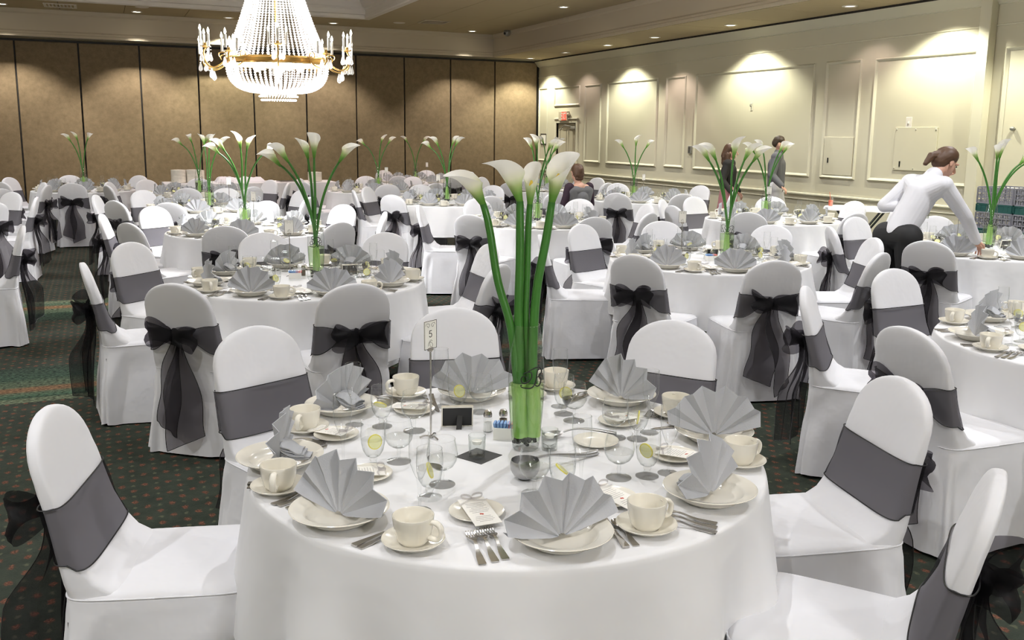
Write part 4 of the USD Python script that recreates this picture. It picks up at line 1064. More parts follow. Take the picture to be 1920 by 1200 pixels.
# the foreground table: every piece at its own measured spot on the cloth
C1 = TB[1][0]
plates = [(0.944, 1.814), (0.492, 2.142), (0.424, 2.583), (0.710, 3.025), (1.190, 3.013), (1.670, 2.760), (1.731, 2.290), (1.428, 1.895)]
sauc = [(1.170, 1.797), (0.618, 1.937), (0.387, 2.393), (0.555, 2.870), (0.974, 3.125), (1.525, 3.000), (1.755, 2.540), (1.668, 2.075)]
bread = [(0.819, 2.041), (0.632, 2.400), (0.632, 2.770), (0.943, 2.930), (1.385, 2.950), (1.537, 2.550), (1.520, 2.198), (1.180, 1.990)]
wine = [(1.014, 2.110), (0.808, 2.268), (0.751, 2.486), (0.880, 2.737), (1.155, 2.844), (1.411, 2.635), (1.45, 2.430), (1.285, 2.125)]
gob = [(1.075, 2.065), (0.746, 2.193), (0.670, 2.472), (0.796, 2.820), (1.083, 2.875), (1.413, 2.716), (1.51, 2.390), (1.366, 2.104)]
flu = [(1.145, 2.090), (0.694, 2.120), (0.595, 2.525), (0.715, 2.870), (1.052, 2.960), (1.440, 2.800), (1.580, 2.430), (1.434, 2.100)]
sa = [rad(d) for d in (-99, -158, 161, 120, 78, 31, -7, -50)]
hand = [.25, .35, -.05, .5, .3, .3, -.3, -.6]; menu = [.12, -.55, -.6, .2, .1, -.2, -.9, -.35]
for i, (a, w) in enumerate(zip(sa, seat_names(C1, sa))):
    setting(C1, a, w + ' of foreground table', dict(plate=plates[i], saucer=sauc[i], bread=bread[i], wine=wine[i], goblet=gob[i], flute=flu[i], handle=hand[i], menu=menu[i], turn=(0, 0, 0, 0, PI, PI, -1.9, 0)[i]), nap=(0, 1, 2, 3, 0, 1, 2, 3)[i])
sets = {2: None, 3: None, 4: None, 5: None, 6: [-90, -45, 0, 45, 90, 135, 180, -135], 7: None, 8: [-120, -75, -30, 15, 60, 105, 150, 195], 9: None, 10: None, 11: [-150, -105, -60, -15, 30, 75, 120, 165], 12: None, 13: None, 14: None, 15: [-159, -114, 154, 109, 62, 19, -25, -69], 16: [97, 150, 194, 52, -120]}
for k, l in sets.items():
    c = np.array(TB[k][0])
    if l: angs = [rad(d) for d in l]
    else:
        angs = sorted(math.atan2(*(np.array(p) - c)[::-1]) % (2 * PI) for p in TB[k][2])
        while len(angs) < 8:   # empty places between chairs are laid too
            g = [((angs[(i + 1) % len(angs)] - angs[i]) % (2 * PI), i) for i in range(len(angs))]; w, i = max(g); angs.append((angs[i] + w / 2) % (2 * PI)); angs.sort()
        # even the seats out a little
        for _ in range(30):
            angs = [a + .25 * ((((angs[(i + 1) % 8] - a) % (2 * PI)) - ((a - angs[i - 1]) % (2 * PI))) / 2) for i, a in enumerate(angs)]
    for a, w in zip(angs, seat_names(c, angs)):
        setting(c, a, w + ' of ' + TB[k][1], cutlery=k in (2, 13, 16, 15, 10, 3))

# ------------------------------------------------------------------ vases and calla lilies
RZ0 = math.atan2(_rt0[1], _rt0[0])
v1 = np.array([1.143, 2.445, HT])
VASE.put(v1, -.33, 'tall glass vase with black script letter and stones on the foreground table')


def P3(a, z, d=0.): return _rt0 * a + _h0 * d + np.array([0, 0, z])


def put_lily(t, loc, lab): place(t, loc, 0); tag(t, lab, None, 'calla lilies')


put_lily(make_lily([P3(-.010, .045, .014), P3(-.018, .12, .010), P3(-.026, .20), P3(-.038, .31), P3(-.056, .41), P3(-.086, .51), P3(-.104, .61), P3(-.122, .71), P3(-.134, .750)], .150, P3(-1, -.15, .1), 1, 1.05, (*P3(-.50, .86, -.2), .8), r=.0125, foot=1.5), v1, 'left calla lily drooping to the left, in the foreground vase')
put_lily(make_lily([P3(-.014, .045, -.014), P3(-.020, .15, -.012), P3(-.021, .28), P3(-.026, .40), P3(-.024, .56), P3(-.025, .70), P3(-.026, .760)], .165, P3(-1, .1, -.5), 2, 1.35, (*P3(-.36, .93, 0), .8), r=.0135, foot=1.5), v1, 'large middle calla lily curling left in the foreground vase')
put_lily(make_lily([P3(.012, .045, .018), P3(.008, .15, .017), P3(.002, .28, .014), P3(-.004, .40, .014), P3(-.002, .56, .02), P3(.000, .68, .02), P3(.004, .750, .02)], .140, P3(.3, .0, 1), 3, .05, (*P3(.03, 1, .1), .6), r=.011, foot=1.4), v1, 'narrow closed calla lily behind the middle bloom, foreground vase')
put_lily(make_lily([P3(.022, .045, -.008), P3(.022, .15, -.008), P3(.018, .28, -.004), P3(.021, .40), P3(.032, .53), P3(.049, .625), P3(.063, .72), P3(.068, .758)], .172, P3(.75, .2, .7), 4, .75, (*P3(.20, .97, -.15), .8), r=.0135, foot=1.5), v1, 'largest calla lily leaning right in the foreground vase')

LILY = []
for i, (lean, top, op) in enumerate(((.02, .80, .8), (.07, .79, .5), (.12, .78, .9), (.17, .77, .7), (.22, .74, 1.1))):
    s = 1 if i % 2 else -1
    LILY.append(make_lily([(-.012, .004 * s, .045), (-.010, .008 * s, .15), (.004, .006 * s, .28), (.016 + .02 * lean, .004 * s, .38), (.2 * lean + .012, 0, .50), (.62 * lean, 0, .66), (lean, 0, top)], (.178, .168, .175, .172, .170)[i], (1, .5 * s, -.1), 20 + i, op, (.55, 0, .9, .5) if lean > .05 else (.1, 0, 1, .3), r=.0085))
LILY = Kind(LILY)
LEAN = [.02, .07, .12, .17, .22]
BQ = {2: (1.27, 6.03, [-.20, -.15, -.05, .01, .157]), 3: (1.255, 9.20, [-.20, -.14, -.03, .05, .2]), 4: (1.20, 11.85, [-.05, .05, .17]), 5: (1.33, 14.5, [-.2, -.1, .08]), 6: (-.26, 16.2, [-.18, -.07, .11]), 7: (4.16, 14.75, [-.2, .04, .18]),
      8: (5.58, 17.15, [-.15, .14]), 9: (4.36, 12.0, [-.2, -.1, .05, .11]), 10: (4.33, 9.03, [-.08, -.03, .13, .19]), 11: (6.98, 14.2, [-.05, .08, .15]), 12: (7.15, 11.65, [-.16, .01, .19]), 13: (4.41, 5.79, [-.15, -.1, .02, .12, .15]),
      14: (7.02, 8.52, [-.17, -.07, .1, .18]), 15: (7.0, 5.54, [-.18, -.03, .02, .22, .25])}
SIDE = lambda x: 'far left' if x < -.14 else 'left' if x < -.045 else 'middle' if x < .06 else 'right' if x < .16 else 'far right'
for k, (x, y, ll) in BQ.items():
    VASE.put((x, y, HT), math.atan2(y, x) - PI / 2 + RNG.uniform(-.5, .7), 'glass vase of lilies on the ' + TB[k][1])
    seen = {}
    for l in ll:
        w = SIDE(l); n = seen.get(w, 0); seen[w] = n + 1
        dep = RNG.uniform(-.06, .06); m = np.hypot(l, dep); i = int(np.argmin([abs(m - q) for q in LEAN])); az = RZ0 + math.atan2(dep, l)
        LILY.put((x, y, HT), az, 'calla lily %s%s in the vase on the %s' % ('second ' if n else '', w, TB[k][1]), 'calla lilies', i=i)

# ------------------------------------------------------------------ other table furniture
STAND5.put((.907, 2.651, HT), RZ0 + .95, 'silver number 5 card stand on the foreground table')
FRAME.put((1.026, 2.731, HT), RZ0 + .10, 'small black-backed picture frame on its easel leg on the foreground table')
CADDY.put((1.130, 2.56, HT), RZ0 - .12, 'white sugar caddy with blue and pink packets on the foreground table')
SALT.put((1.098, 2.640, HT), 0, 'glass salt shaker left behind the caddy on the foreground table')
PEPPER.put((1.149, 2.632, HT), 0, 'glass pepper shaker right behind the caddy on the foreground table')
VOTIVE.put((.977, 2.432, HT + .0015), 0, 'votive glass with floating candle left of the foreground vase')
VOTIVE.put((1.205, 2.405, HT), 1, 'votive glass with floating candle right of the foreground vase')
t = thing('coaster', 'dark square coaster under the left votive glass on the foreground table', 'coaster', (.985, 2.437, HT), .5); obj('card', box(-.05, .05, -.05, .05, 0, .0015), 'coaster_dark', t)
t = thing('serving_ladle', 'large steel ladle with round bowl before the foreground vase', 'ladle', (1.035, 2.215, HT), 0)
u, w = np.meshgrid(np.linspace(.15, 1, 12), np.arange(30) * 2 * PI / 30, indexing='ij'); ph = u * PI * .62
Pb = np.stack([.042 * np.sin(ph) * np.cos(w), .042 * np.sin(ph) * np.sin(w), .042 - .042 * np.cos(ph)], -1)
obj('round_bowl', cat([grid(Pb, False, True), lathe([(.0001, .0005), (.020, .003)], 30)]), 'brushed_steel', t, True)
obj('handle', tube(spline([(.036, .016, .050), (.09, .035, .046), (.17, .062, .026), (.25, .085, .010), (.285, .094, .010)], 20), np.interp(np.linspace(0, 1, 20), [0, .3, .75, 1], [.005, .004, .0075, .0085]), 10), 'brushed_steel', t, True)
t = thing('serving_spoon', 'large steel serving spoon lying right of the foreground vase', 'spoon', (1.275, 2.50, HT), 0)
u, w = np.meshgrid(np.linspace(0, 1, 9), np.arange(28) * 2 * PI / 28, indexing='ij')
obj('bowl', grid(np.stack([u * .036 * np.cos(w) - .01, u * .024 * np.sin(w), .003 + .014 * u ** 2.2], -1), False, True), 'brushed_steel', t, True)
obj('handle', tube(spline([(.024, -.002, .017), (.06, -.012, .026), (.13, -.035, .02), (.19, -.055, .0075)], 16), np.linspace(.0035, .006, 16), 8), 'brushed_steel', t, True)
BREAD.put((1.365, 2.400, HT), 0, 'empty cream side plate right of the foreground vase', 'bread plates')
for k in (2, 3, 4, 7, 8, 9, 10, 12, 13, 14, 15):
    x, y = BQ[k][0], BQ[k][1]; nm = TB[k][1]; fx = {13: (-.36, -.05), 15: (-.22, .12), 8: (.22, .05), 7: (.12, .1), 12: (.15, .05), 2: (-.17, -.02)}.get(k, (RNG.uniform(-.25, .25), RNG.uniform(-.1, .15)))
    p = np.array([x, y]) + _rt0[:2] * fx[0] + _h0[:2] * fx[1]
    STANDX.put((*p, HT), RZ0 + RNG.uniform(-.6, .6), 'silver card stand beside the vase on the ' + nm, 'card stands')
    if k in (2, 13, 10, 15):
        q = np.array([x, y]) + _rt0[:2] * -.13 + _h0[:2] * -.06; CADDY.put((*q, HT), RZ0 + .2, 'white sugar caddy with coloured packets on the ' + nm, 'sugar caddies')
        q = np.array([x, y]) + _rt0[:2] * -.15 + _h0[:2] * .04; SALT.put((*q, HT), 0, 'glass salt shaker near the vase on the ' + nm, 'salt shakers')
        q = np.array([x, y]) + _rt0[:2] * -.10 + _h0[:2] * .05; PEPPER.put((*q, HT), 0, 'glass pepper shaker near the vase on the ' + nm, 'pepper shakers')
        q = np.array([x, y]) + _rt0[:2] * (-.09 if k == 13 else .2) + _h0[:2] * .11; FRAME.put((*q, HT), RZ0 + .3, 'small black-backed frame behind the vase on the ' + nm, 'picture frames')
        q = np.array([x, y]) + _rt0[:2] * .11 + _h0[:2] * -.08; VOTIVE.put((*q, HT), 0, 'votive glass with candle near the vase on the ' + nm, 'votive glasses')

# ------------------------------------------------------------------ buffet by the partition
t = thing('buffet_table', 'long buffet table beneath white cloth by the partition', 'table', (2.55, 17.75, 0))
obj('tabletop', box(-1.5, 1.5, -.36, .36, .735, .765), 'table_top', t)
for x in (-1.35, 1.35):
    for y in (-.28, .28): obj('leg', tube([(x, y, 0), (x, y, .735)], .018, 8), 'leg_metal', t, True)
t = thing('buffet_cloth', 'white cloth draped to the floor over the buffet', 'tablecloth', (2.55, 17.75, 0))
per = []
for q, (a, b) in enumerate((((-1.54, -.40), (1.54, -.40)), ((1.54, -.40), (1.54, .40)), ((1.54, .40), (-1.54, .40)), ((-1.54, .40), (-1.54, -.40)))):
    for u in np.linspace(0, 1, 60 if q % 2 == 0 else 18, endpoint=False): per.append((a[0] + (b[0] - a[0]) * u, a[1] + (b[1] - a[1]) * u))
per = np.array(per); nn = per / np.linalg.norm(per / [1.54, .40], axis=1, keepdims=True) / [1.54, .40] * .5; s_ = np.arange(len(per))
P = []
for z, g in ((.775, -.012), (.771, -.002), (.76, .002), (.6, .008), (.4, .016), (.2, .022), (.03, .028)):
    wv = g + (.022 * np.sin(s_ * .9) + .012 * np.sin(s_ * .37 + 1)) * (.775 - z) / .745
    P.append(np.c_[per + np.sign(per) * (np.abs(per) > [1.53, .39]) * wv[:, None], np.full(len(per), z)])
v, f = grid(np.array(P), False, True); v = np.vstack([v, [0, 0, .776]]); j = np.arange(len(per)); f = np.vstack([f, np.stack([np.full(len(per), len(v) - 1), j, (j + 1) % len(per)], 1)])
obj('cloth', (v, f), 'table_linen', t, 40)


def make_dinner_plate():
    t = thing('dinner_plate', 'plate', 'plate')
    obj('body', lathe([(.001, .006), (.085, .006), (.10, .010), (.126, .0170), (.129, .0168), (.1305, .0150), (.1300, .0065), (.118, .0050), (.10, .004), (.075, 0), (.001, .002)], 28), 'china', t, 50); return t


DPL = Kind([make_dinner_plate()])
for q, (x, y, n, w) in enumerate(((1.27, 17.62, 20, 'leftmost stack'), (1.53, 17.62, 20, 'second stack'), (1.62, 17.95, 18, 'rear stack'), (3.72, 17.60, 15, 'rightmost stack'))):
    for k in range(n): DPL.put((x, y, .777 + k * .0115), RNG.uniform(0, 6), 'cream dinner plate in the %s of plates on the buffet' % w, 'plates of the buffet %s' % w)
for q, (x, y, w) in enumerate(((2.15, 17.75, 'left'), (2.55, 17.7, 'right'))):
    t = thing('folded_cloth', 'pile of loosely folded white cloth on the buffet, %s one' % w, 'cloth', (x, y, .778))
    g = np.linspace(-1, 1, 26); X, Y = np.meshgrid(g * .24, g * .2, indexing='ij')
    Z = (.05 + .07 * meshkit.fbm(np.stack([X * 9 + q * 7, Y * 9, 0 * X], -1), 3, 5 + q)) * np.clip(1.25 - np.maximum(np.abs(X) / .24, np.abs(Y) / .2) ** 4 * 1.25, 0, 1)
    obj('cloth', cat([grid(np.stack([X, Y, Z], -1))]), 'shirt_white', t, True)
t = thing('serving_tray', 'flat silver serving tray at the right end of the buffet', 'tray', (3.25, 17.62, .778), .1)
obj('tray', cat([box(-.22, .22, -.14, .14, 0, .006), box(-.22, .22, -.14, -.13, .006, .018), box(-.22, .22, .13, .14, .006, .018), box(-.22, -.21, -.13, .13, .006, .018), box(.21, .22, -.13, .13, .006, .018)]), 'steel', t)

# ------------------------------------------------------------------ oval tray on a folding stand by the right wall
ax = math.atan2(8.74 - 9.54, 9.38 - 8.84); tx, ty = 9.16, 9.2
t = thing('tray_stand', 'dark folding tray stand near the right wall', 'stand', (tx, ty, 0), ax)
for y in (-.2, .2):
    obj('leg', tube([(-.28, y, 0), (.28, y, .772)], .014, 8), 'leg_metal', t, True); obj('leg', tube([(.28, y * .9, 0), (-.28, y * .9, .772)], .014, 8), 'leg_metal', t, True)
for x in (-.28, .28): obj('strap', box(x - .02, x + .02, -.21, .21, .770, .776), 'black', t)
t = thing('oval_tray', 'large oval tray with a white cloth on the folding stand', 'tray', (tx, ty, .778), ax)
v, f = lathe([(.001, .002), (.40, .002), (.43, .014), (.455, .018), (.46, .014), (.43, .004), (.40, -.001), (.001, -.001)], 48); obj('tray', (v * [1.02, .74, 1], f), 'black', t, 40)
v, f = lathe([(.001, .012), (.41, .013), (.455, .021), (.468, .015), (.478, -.015)], 48); a_ = np.arctan2(v[:, 1], v[:, 0]); v[:, 2] += .004 * np.sin(a_ * 9) * (np.hypot(v[:, 0], v[:, 1]) > .46); obj('tray_cloth', (v * [1.02, .74, 1], f), 'table_linen', t, True)
p = np.array([tx, ty]) + .40 * np.array([-cos(ax), -sin(ax)])
t = thing('drink_glass', 'glass of red drink with a straw on the oval tray', 'drink', (*p, .795))
obj('glass_cup', lathe([(.001, .004), (.026, .004), (.036, .125), (.0375, .126), (.0275, 0), (.001, 0)], 26), 'glass', t, 40)
obj('red_drink', lathe([(.001, .006), (.025, .006), (.031, .080), (.001, .080)], 24), 'drink_red', t, 40)
obj('straw', tube([(.012, 0, .01), (-.02, .01, .19)], .003, 6), 'drink_red', t, True)

# ------------------------------------------------------------------ stacks of dish racks by the pilaster


def make_rack(kind):
    h, m = (.205, 'rack_grey') if kind == 'g' else (.100, 'rack_teal')
    t = thing('dish_rack', 'rack', 'rack'); a = .25
    rails = [(0, .018), (h - .018, h)] if kind == 't' else [(0, .016), (h * .32, h * .32 + .012), (h * .64, h * .64 + .012), (h - .016, h)]
    for z0, z1 in rails: obj('rim', cat([box(-a, a, -a, -a + .012, z0, z1), box(-a, a, a - .012, a, z0, z1), box(-a, -a + .012, -a + .012, a - .012, z0, z1), box(a - .012, a, -a + .012, a - .012, z0, z1)]), m, t)
    obj('base_grid', cat([box(-a + .01, a - .01, -a + .06 * k, -a + .06 * k + .008, .002, .010) for k in range(1, 8)] + [box(-a + .06 * k, -a + .06 * k + .008, -a + .01, a - .01, .002, .010) for k in range(1, 8)]), m, t)
    W = []
    for sd in range(4):
        q = []
        for k in range(9):
            x = -a + .0625 * k; w = .010 if k % 4 else .018
            if kind == 'g': q += [box(x - w / 2, x + w / 2, -a + .001, -a + .009, .01, h - .01)] + ([box(x + .018, x + .044, -a + .003, -a + .008, h * r, h * r + .030) for r in (.07, .40, .72)] if k < 8 else [])
            else: q += [box(x - w / 2, x + w / 2, -a + .001, -a + .009, .01, h - .01)]
        if kind == 't': q.append(box(-a, a, -a + .003, -a + .008, .016, h - .022))
        W.append(move(cat(q), rz=sd * PI / 2))
    for w in W: obj('side_lattice', w, m, t)
    return t


RG, RT2 = Kind([make_rack('g')]), Kind([make_rack('t')])
ORD = ['bottom', 'second', 'third', 'fourth']
for x, y, w in ((10.21, 7.86, 'left'), (10.21, 7.335, 'right')):
    z = .001
    for k in range(4):
        RG.put((x, y, z), 0, 'grey dish rack, %s grey one up in the %s rack stack' % (ORD[k], w), 'grey dish racks'); z += .206
        if k < 3: RT2.put((x, y, z), 0, 'teal rack extender, %s teal one up in the %s rack stack' % (ORD[k], w), 'teal rack extenders'); z += .101

# ------------------------------------------------------------------ people


def limb_mesh(bones, step=.022, it=6):
    """One smooth closed surface round a skeleton: bones = ((p, r), (q, r)) hulls of spheres."""
    M = None
    for (p, r), (q, s) in bones:
        A = []
        for c, rr in ((p, r), (q, s)):
            rr3 = np.broadcast_to(np.asarray(rr, float), (3,)); A.append(trimesh.creation.icosphere(2, 1.0).vertices * rr3 + np.asarray(c, float))
        h = manifold3d.Manifold.hull_points(np.vstack(A)); M = h if M is None else M + h
    M = M.refine_to_length(step); o = M.to_mesh(); m = trimesh.Trimesh(o.vert_properties[:, :3], o.tri_verts)
    o_ = m.vertices.copy(); trimesh.smoothing.filter_taubin(m, iterations=it)
    d = np.linalg.norm(m.vertices - o_, axis=1); m.vertices = np.where((d > .025)[:, None], o_, m.vertices); return m


def head_mesh(c, fwd, up, s=1.0):
    """Skull, jaw, nose, brow, eye sockets, ears, mouth; local x right, y forward, z up."""
    f = np.asarray(fwd, float) / np.linalg.norm(fwd); u = np.asarray(up, float) - f * (np.asarray(up) @ f); u /= np.linalg.norm(u); r = np.cross(f, u); M = np.stack([r, f, u], 0) * s
    bones = [(((0, -.012, .035), (.074, .090, .082)), ((0, .012, -.03), (.062, .072, .07))), (((0, .030, -.055), (.046, .048, .040)), ((0, .058, -.085), (.024, .022, .020))),
             (((0, .092, .012), .009), ((0, .112, -.022), .0125)), (((-.072, -.005, .005), (.010, .020, .028)), ((-.073, -.003, -.015), (.008, .014, .018))), (((.072, -.005, .005), (.010, .020, .028)), ((.073, -.003, -.015), (.008, .014, .018))),
             (((-.026, .085, -.052), (.010, .012, .006)), ((.026, .085, -.052), (.010, .012, .006))), (((-.040, .080, .030), .010), ((.040, .080, .030), .010))]
    m = limb_mesh(bones, .011, 5); v = m.vertices
    for sx in (-1, 1):   # eye hollows
        d = np.linalg.norm((v - [sx * .030, .088, .012]) / [.020, .03, .014], axis=1); v[:, 1] -= .008 * np.exp(-d ** 2)
    return (v @ M + c, m.faces), M


def person(name, label, J, fwd, hair, wear, hat=None):
    """J: joints (pel, chest, neck, head, sh/el/wr/hp/kn/an L and R); wear: list of (part, material, bones); one skin body under the clothes."""
    t = thing(name, label, 'person'); g = {k: np.asarray(v, float) for k, v in J.items()}; B = []
    lat = g['shR'] - g['shL']; lat = lat / np.linalg.norm(lat)
    def bone(a, ra, b, rb): return ((g[a], ra), (g[b], rb))
    B += [((g['shL'] * .85 + g['chest'] * .15, .060), (g['shR'] * .85 + g['chest'] * .15, .060)), bone('chest', .105, 'pel', .100), ((g['shL'] * .55 + g['shR'] * .45, .07), (g['pel'], .09)), ((g['shR'] * .55 + g['shL'] * .45, .07), (g['pel'], .09)),
          bone('neck', .052, 'head', .045), ((g['neck'], .05), (g['chest'], .09))]
    for s in 'LR':
        B += [bone('sh' + s, .052, 'el' + s, .040), bone('el' + s, .038, 'wr' + s, .026), bone('hp' + s, .085, 'kn' + s, .056), bone('kn' + s, .054, 'an' + s, .036), ((g['hp' + s], .085), (g['pel'], .095))]
        d = g['wr' + s] - g['el' + s]; d /= np.linalg.norm(d); w = np.cross(d, g.get('palm' + s, np.array([0, 0, 1.]))); w /= np.linalg.norm(w); n = np.cross(w, d)
        P0 = g['wr' + s] + d * .02
        B.append(((P0 - w * .022, .013), (P0 + w * .022 + d * .05, .012))); B.append(((P0 + w * .022, .013), (P0 - w * .022 + d * .05, .012)))
        for q, L in enumerate((.062, .072, .068, .052)):
            a = P0 + d * .055 + w * (.027 - .018 * q); b = a + d * L * .5 - n * .008; B += [((a, .0085), (b, .008)), ((b, .008), (b + d * L * .4 - n * .026, .0068))]
        a = P0 + w * .026; B += [((a, .011), (a + w * .024 + d * .03, .009)), ((a + w * .024 + d * .03, .009), (a + w * .022 + d * .056 - n * .006, .0075))]
        fd = np.array([*fwd[:2], 0.]) / np.hypot(*fwd[:2])
        B.append(((g['an' + s] - [0, 0, .03], .04), (g['an' + s] + fd * .13 - [0, 0, .05], .028)))
    body = limb_mesh(B, .018, 5)
    obj('body', body, 'skin', t, True)
    (hm, Mh) = head_mesh(g['head'], J.get('look', fwd), J.get('up', (0, 0, 1)), 1.0); hd = obj('head', hm, 'skin', t, True)
    for sx in (-1, 1): obj('eye', (ball((0, 0, 0), .0060, 2)[0] + np.array([sx * .030, .084, .012]) @ Mh + g['head'], ball((0, 0, 0), 1, 2)[1]), 'black', hd, True)
    obj('lips', (ball((0, .096, -.054), 1, 2, (.020, .006, .006))[0] @ Mh * 0 + (ball((0, 0, 0), 1, 2, (.021, .007, .006))[0] + [0, .091, -.053]) @ Mh + g['head'], ball((0, 0, 0), 1, 2)[1]), 'packet_pink', hd, True)
    hb = [((np.asarray(p) @ Mh + g['head'], r), (np.asarray(q) @ Mh + g['head'], s)) for (p, r), (q, s) in hair[1]]
    h = limb_mesh(hb, .016, 4); hv = h.vertices; hv += .006 * (meshkit.noise(hv * 70)[:, None] - .5) * h.vertex_normals; obj('hair', h, hair[0], t, True)
    for nm, m, bones in wear:
        c = limb_mesh([((g[a] if isinstance(a, str) else np.asarray(a, float), ra), (g[b] if isinstance(b, str) else np.asarray(b, float), rb)) for a, ra, b, rb in bones], .020, 6)
        v = c.vertices; v += .007 * (meshkit.fbm(v * [16, 16, 9], 2, 3)[:, None] - .5) * c.vertex_normals; obj(nm, c, m, t, True)
    return t


SHORT = [((0, -.02, .055), (.084, .098, .080)), ((0, -.045, .0), (.080, .070, .070))]
CAP = [(((0, -.022, .055), (.084, .095, .080)), ((0, -.055, -.01), (.078, .062, .075)))]
# the server bends over the table before the racks, a pitcher in the left hand, the right arm stretched to the table
sv = dict(pel=(5.86, 5.47, .95), chest=(6.03, 5.43, 1.26), neck=(6.14, 5.42, 1.42), head=(6.255, 5.415, 1.515), shR=(6.09, 5.27, 1.35), elR=(6.30, 5.22, 1.10), wrR=(6.47, 5.24, .90), shL=(6.07, 5.59, 1.35), elL=(5.90, 5.68, 1.16), wrL=(6.02, 5.52, 1.16),
          hpR=(5.86, 5.37, .93), knR=(5.88, 5.36, .50), anR=(5.80, 5.36, .09), hpL=(5.84, 5.57, .93), knL=(5.85, 5.57, .50), anL=(5.74, 5.57, .09), look=(.86, -.15, -.50), up=(.5, 0, .86))
person('person', 'person in white shirt and black trousers bending over the table before the racks', sv, (1, -.15, 0), ('hair_brown', CAP + [(((0, -.09, .03), .036), ((0, -.15, -.02), .030)), (((0, -.15, -.02), .032), ((0, -.17, -.10), .018))]),
       [('shirt', 'shirt_white', [('shL', .072, 'shR', .072), ('chest', .125, 'pel', .118), ('shL', .07, 'chest', .11), ('shR', .07, 'chest', .11), ('neck', .066, 'chest', .10), ('shR', .068, 'elR', .054), ('elR', .054, 'wrR', .040), ('shL', .068, 'elL', .054), ('elL', .054, 'wrL', .040)]),
        ('trousers', 'trouser_black', [('hpL', .112, 'hpR', .112), ('hpR', .108, 'knR', .078), ('knR', .078, 'anR', .062), ('hpL', .108, 'knL', .078), ('knL', .078, 'anL', .062), ('hpL', .11, 'pel', .112), ('hpR', .11, 'pel', .112)]),
        ('shoe', 'black', [('anR', .048, (5.93, 5.33, .045), .040)]), ('shoe', 'black', [('anL', .048, (5.87, 5.55, .045), .040)])])
t = thing('water_pitcher', 'grey clear water pitcher held by the bending person', 'pitcher', (6.115, 5.475, 1.07))
obj('jug', lathe([(.001, .004), (.045, .004), (.062, .16), (.070, .20), (.073, .205), (.066, .16), (.049, 0), (.001, 0)], 28), 'vase_glass', t, 40); obj('water', lathe([(.001, .006), (.044, .006), (.056, .13), (.001, .13)], 24), 'water', t, 40)
obj('handle', tube(spline([(-.058, .03, .17), (-.10, .055, .16), (-.10, .055, .08), (-.05, .025, .05)], 14), .008, 8), 'vase_glass', t, True)
# the man in grey walking along the wall, carrying a pale cloth before him
mx, my = 9.5, 11.33
mn = dict(pel=(mx, my, .94), chest=(mx, my, 1.28), neck=(mx + .01, my - .01, 1.46), head=(mx + .02, my - .02, 1.59), shL=(mx + .13, my + .13, 1.40), elL=(mx + .12, my + .20, 1.13), wrL=(mx + .02, my - .02 + .10, .98), shR=(mx - .13, my - .13, 1.40), elR=(mx - .22, my - .16, 1.13), wrR=(mx - .14, my - .30, .98),
          hpL=(mx + .07, my + .07, .92), knL=(mx + .13, my - .02, .50), anL=(mx + .16, my - .06, .09), hpR=(mx - .07, my - .07, .92), knR=(mx - .05, my - .05, .50), anR=(mx - .16, my + .10, .10), look=(.7, -.75, -.05))
person('person', 'person in dark grey jacket and light grey trousers walking by the right wall', mn, (.7, -.72, 0), ('hair_dark', [(((0, -.02, .062), (.082, .092, .074)), ((0, -.05, .02), (.078, .062, .070)))]),
       [('jacket', 'suit_grey', [('shL', .078, 'shR', .078), ('chest', .135, 'pel', .128), ('shL', .075, 'pel', .10), ('shR', .075, 'pel', .10), ('neck', .068, 'chest', .11), ('shR', .072, 'elR', .058), ('elR', .058, 'wrR', .044), ('shL', .072, 'elL', .058), ('elL', .058, 'wrL', .044)]),
        ('trousers', 'apron_grey', [('hpL', .112, 'hpR', .112), ('hpR', .106, 'knR', .080), ('knR', .080, 'anR', .066), ('hpL', .106, 'knL', .080), ('knL', .080, 'anL', .066)]),
        ('shoe', 'black', [('anR', .048, (mx - .07, my + .0, .045), .042)]), ('shoe', 'black', [('anL', .048, (mx + .26, my - .16, .045), .042)])])
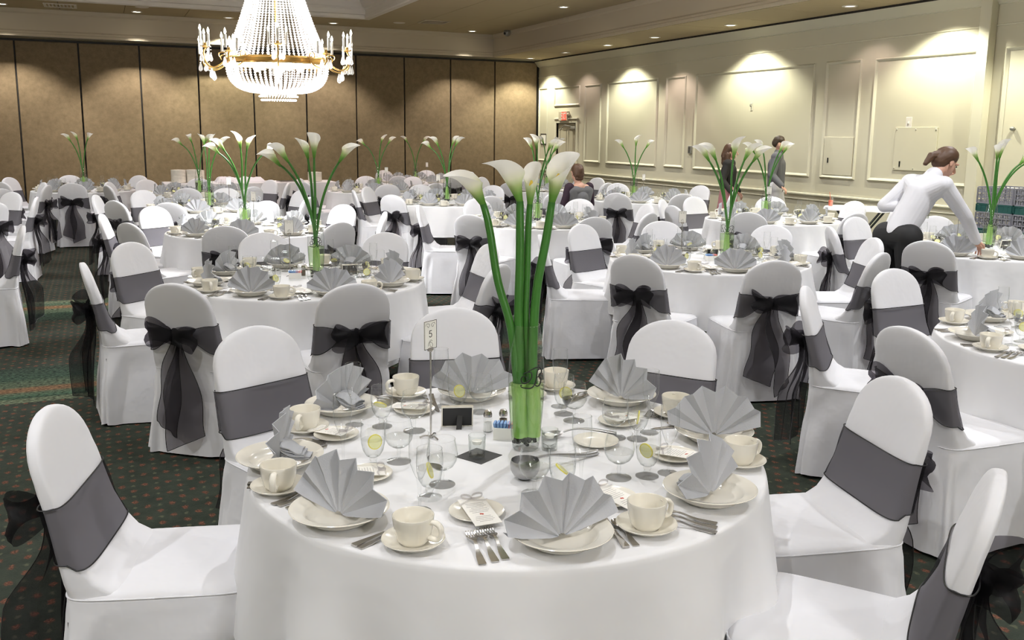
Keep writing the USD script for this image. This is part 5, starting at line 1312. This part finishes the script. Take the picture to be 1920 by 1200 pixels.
# the woman in black walking behind the right row
wx, wy = 8.9, 11.72
wo = dict(pel=(wx, wy, .90), chest=(wx, wy, 1.18), neck=(wx, wy, 1.34), head=(wx + .01, wy - .01, 1.465), shL=(wx + .12, wy + .11, 1.29), elL=(wx + .17, wy + .14, 1.03), wrL=(wx + .22, wy + .02, .86), shR=(wx - .12, wy - .11, 1.29), elR=(wx - .19, wy - .11, 1.03), wrR=(wx - .12, wy - .22, .88),
          hpL=(wx + .06, wy + .06, .86), knL=(wx + .11, wy - .0, .47), anL=(wx + .14, wy - .04, .09), hpR=(wx - .06, wy - .06, .86), knR=(wx - .06, wy - .06, .47), anR=(wx - .14, wy + .06, .10), look=(.75, -.7, -.1))
person('person', 'person with wavy brown hair in black top and rose skirt by the right wall', wo, (.72, -.7, 0), ('hair_brown', [(((0, -.02, .055), (.088, .098, .080)), ((0, -.06, -.06), (.088, .062, .08))), (((-.06, -.03, -.04), .045), ((-.07, -.02, -.15), .036)), (((.06, -.03, -.04), .045), ((.07, -.02, -.15), .036)), (((0, -.07, -.05), .06), ((0, -.07, -.17), .05))]),
       [('top', 'dress_black', [('shL', .070, 'shR', .070), ('chest', .120, 'pel', .108), ('shL', .068, 'pel', .09), ('shR', .068, 'pel', .09), ('shR', .064, 'elR', .050), ('shL', .064, 'elL', .050), ('elL', .05, 'wrL', .04), ('elR', .05, 'wrR', .04)]),
        ('skirt', 'skirt_rose', [('hpL', .115, 'hpR', .115), ('hpR', .115, (wx - .09, wy - .05, .45), .13), ('hpL', .115, (wx + .10, wy + .02, .45), .13), ((wx - .09, wy - .05, .45), .13, (wx + .10, wy + .02, .45), .13)]),
        ('shoe', 'black', [('anR', .045, (wx - .05, wy - .03, .04), .036)]), ('shoe', 'black', [('anL', .045, (wx + .23, wy - .13, .04), .036)])])
# the woman sitting with her back to the camera
sx, sy = 5.95, 11.18
fx, fy = cos(rad(100)), sin(rad(100))
def S(f, l, z): return (sx + fx * f + fy * l, sy + fy * f - fx * l, z)
si = dict(pel=S(-.05, 0, .58), chest=S(-.06, 0, .88), neck=S(-.03, 0, 1.06), head=S(.0, 0, 1.185), shL=S(-.06, -.17, 1.00), elL=S(-.02, -.24, .76), wrL=S(.18, -.16, .66), shR=S(-.06, .17, 1.00), elR=S(-.02, .24, .76), wrR=S(.18, .16, .66),
          hpL=S(0, -.09, .575), knL=S(.40, -.11, .57), anL=S(.40, -.11, .09), hpR=S(0, .09, .575), knR=S(.40, .11, .57), anR=S(.40, .11, .09), look=(fx * .97 + fy * .15, fy, -.12))
person('person', 'person with pinned-up brown hair in grey knit top sitting back to the camera', si, (fx, fy, 0), ('hair_brown', CAP + [(((0, -.085, .02), .046), ((0, -.10, .045), .040)), (((-.03, -.06, -.07), .030), ((.03, -.06, -.07), .030))]),
       [('knit_vest', 'knit_grey', [(S(-.07, -.14, .95), .078, S(-.07, .14, .95), .078), (S(-.06, 0, .85), .13, 'pel', .135), (S(-.07, -.13, .93), .08, 'pel', .11), (S(-.07, .13, .93), .08, 'pel', .11)]),
        ('sleeve', 'plum', [('shL', .066, 'elL', .050), ('elL', .05, 'wrL', .036)]), ('sleeve', 'plum', [('shR', .066, 'elR', .050), ('elR', .05, 'wrR', .036)]),
        ('trousers', 'trouser_black', [('hpL', .105, 'hpR', .105), ('hpL', .10, 'knL', .075), ('knL', .07, 'anL', .05), ('hpR', .10, 'knR', .075), ('knR', .07, 'anR', .05)]),
        ('shoe', 'black', [('anL', .045, S(.52, -.11, .04), .036)]), ('shoe', 'black', [('anR', .045, S(.52, .11, .04), .036)])])

for K in (CHAIR, TABLE, CLOTH, PLATE, SAUCER, BREAD, CUP, WINE, FLUTE, GOBLET, FORK, KNIFE, SPOON, NAPKIN, MENU, VASE, FRAME, CADDY, SALT, PEPPER, VOTIVE, STAND5, STANDX, LILY, DPL, RG, RT2): K.done()
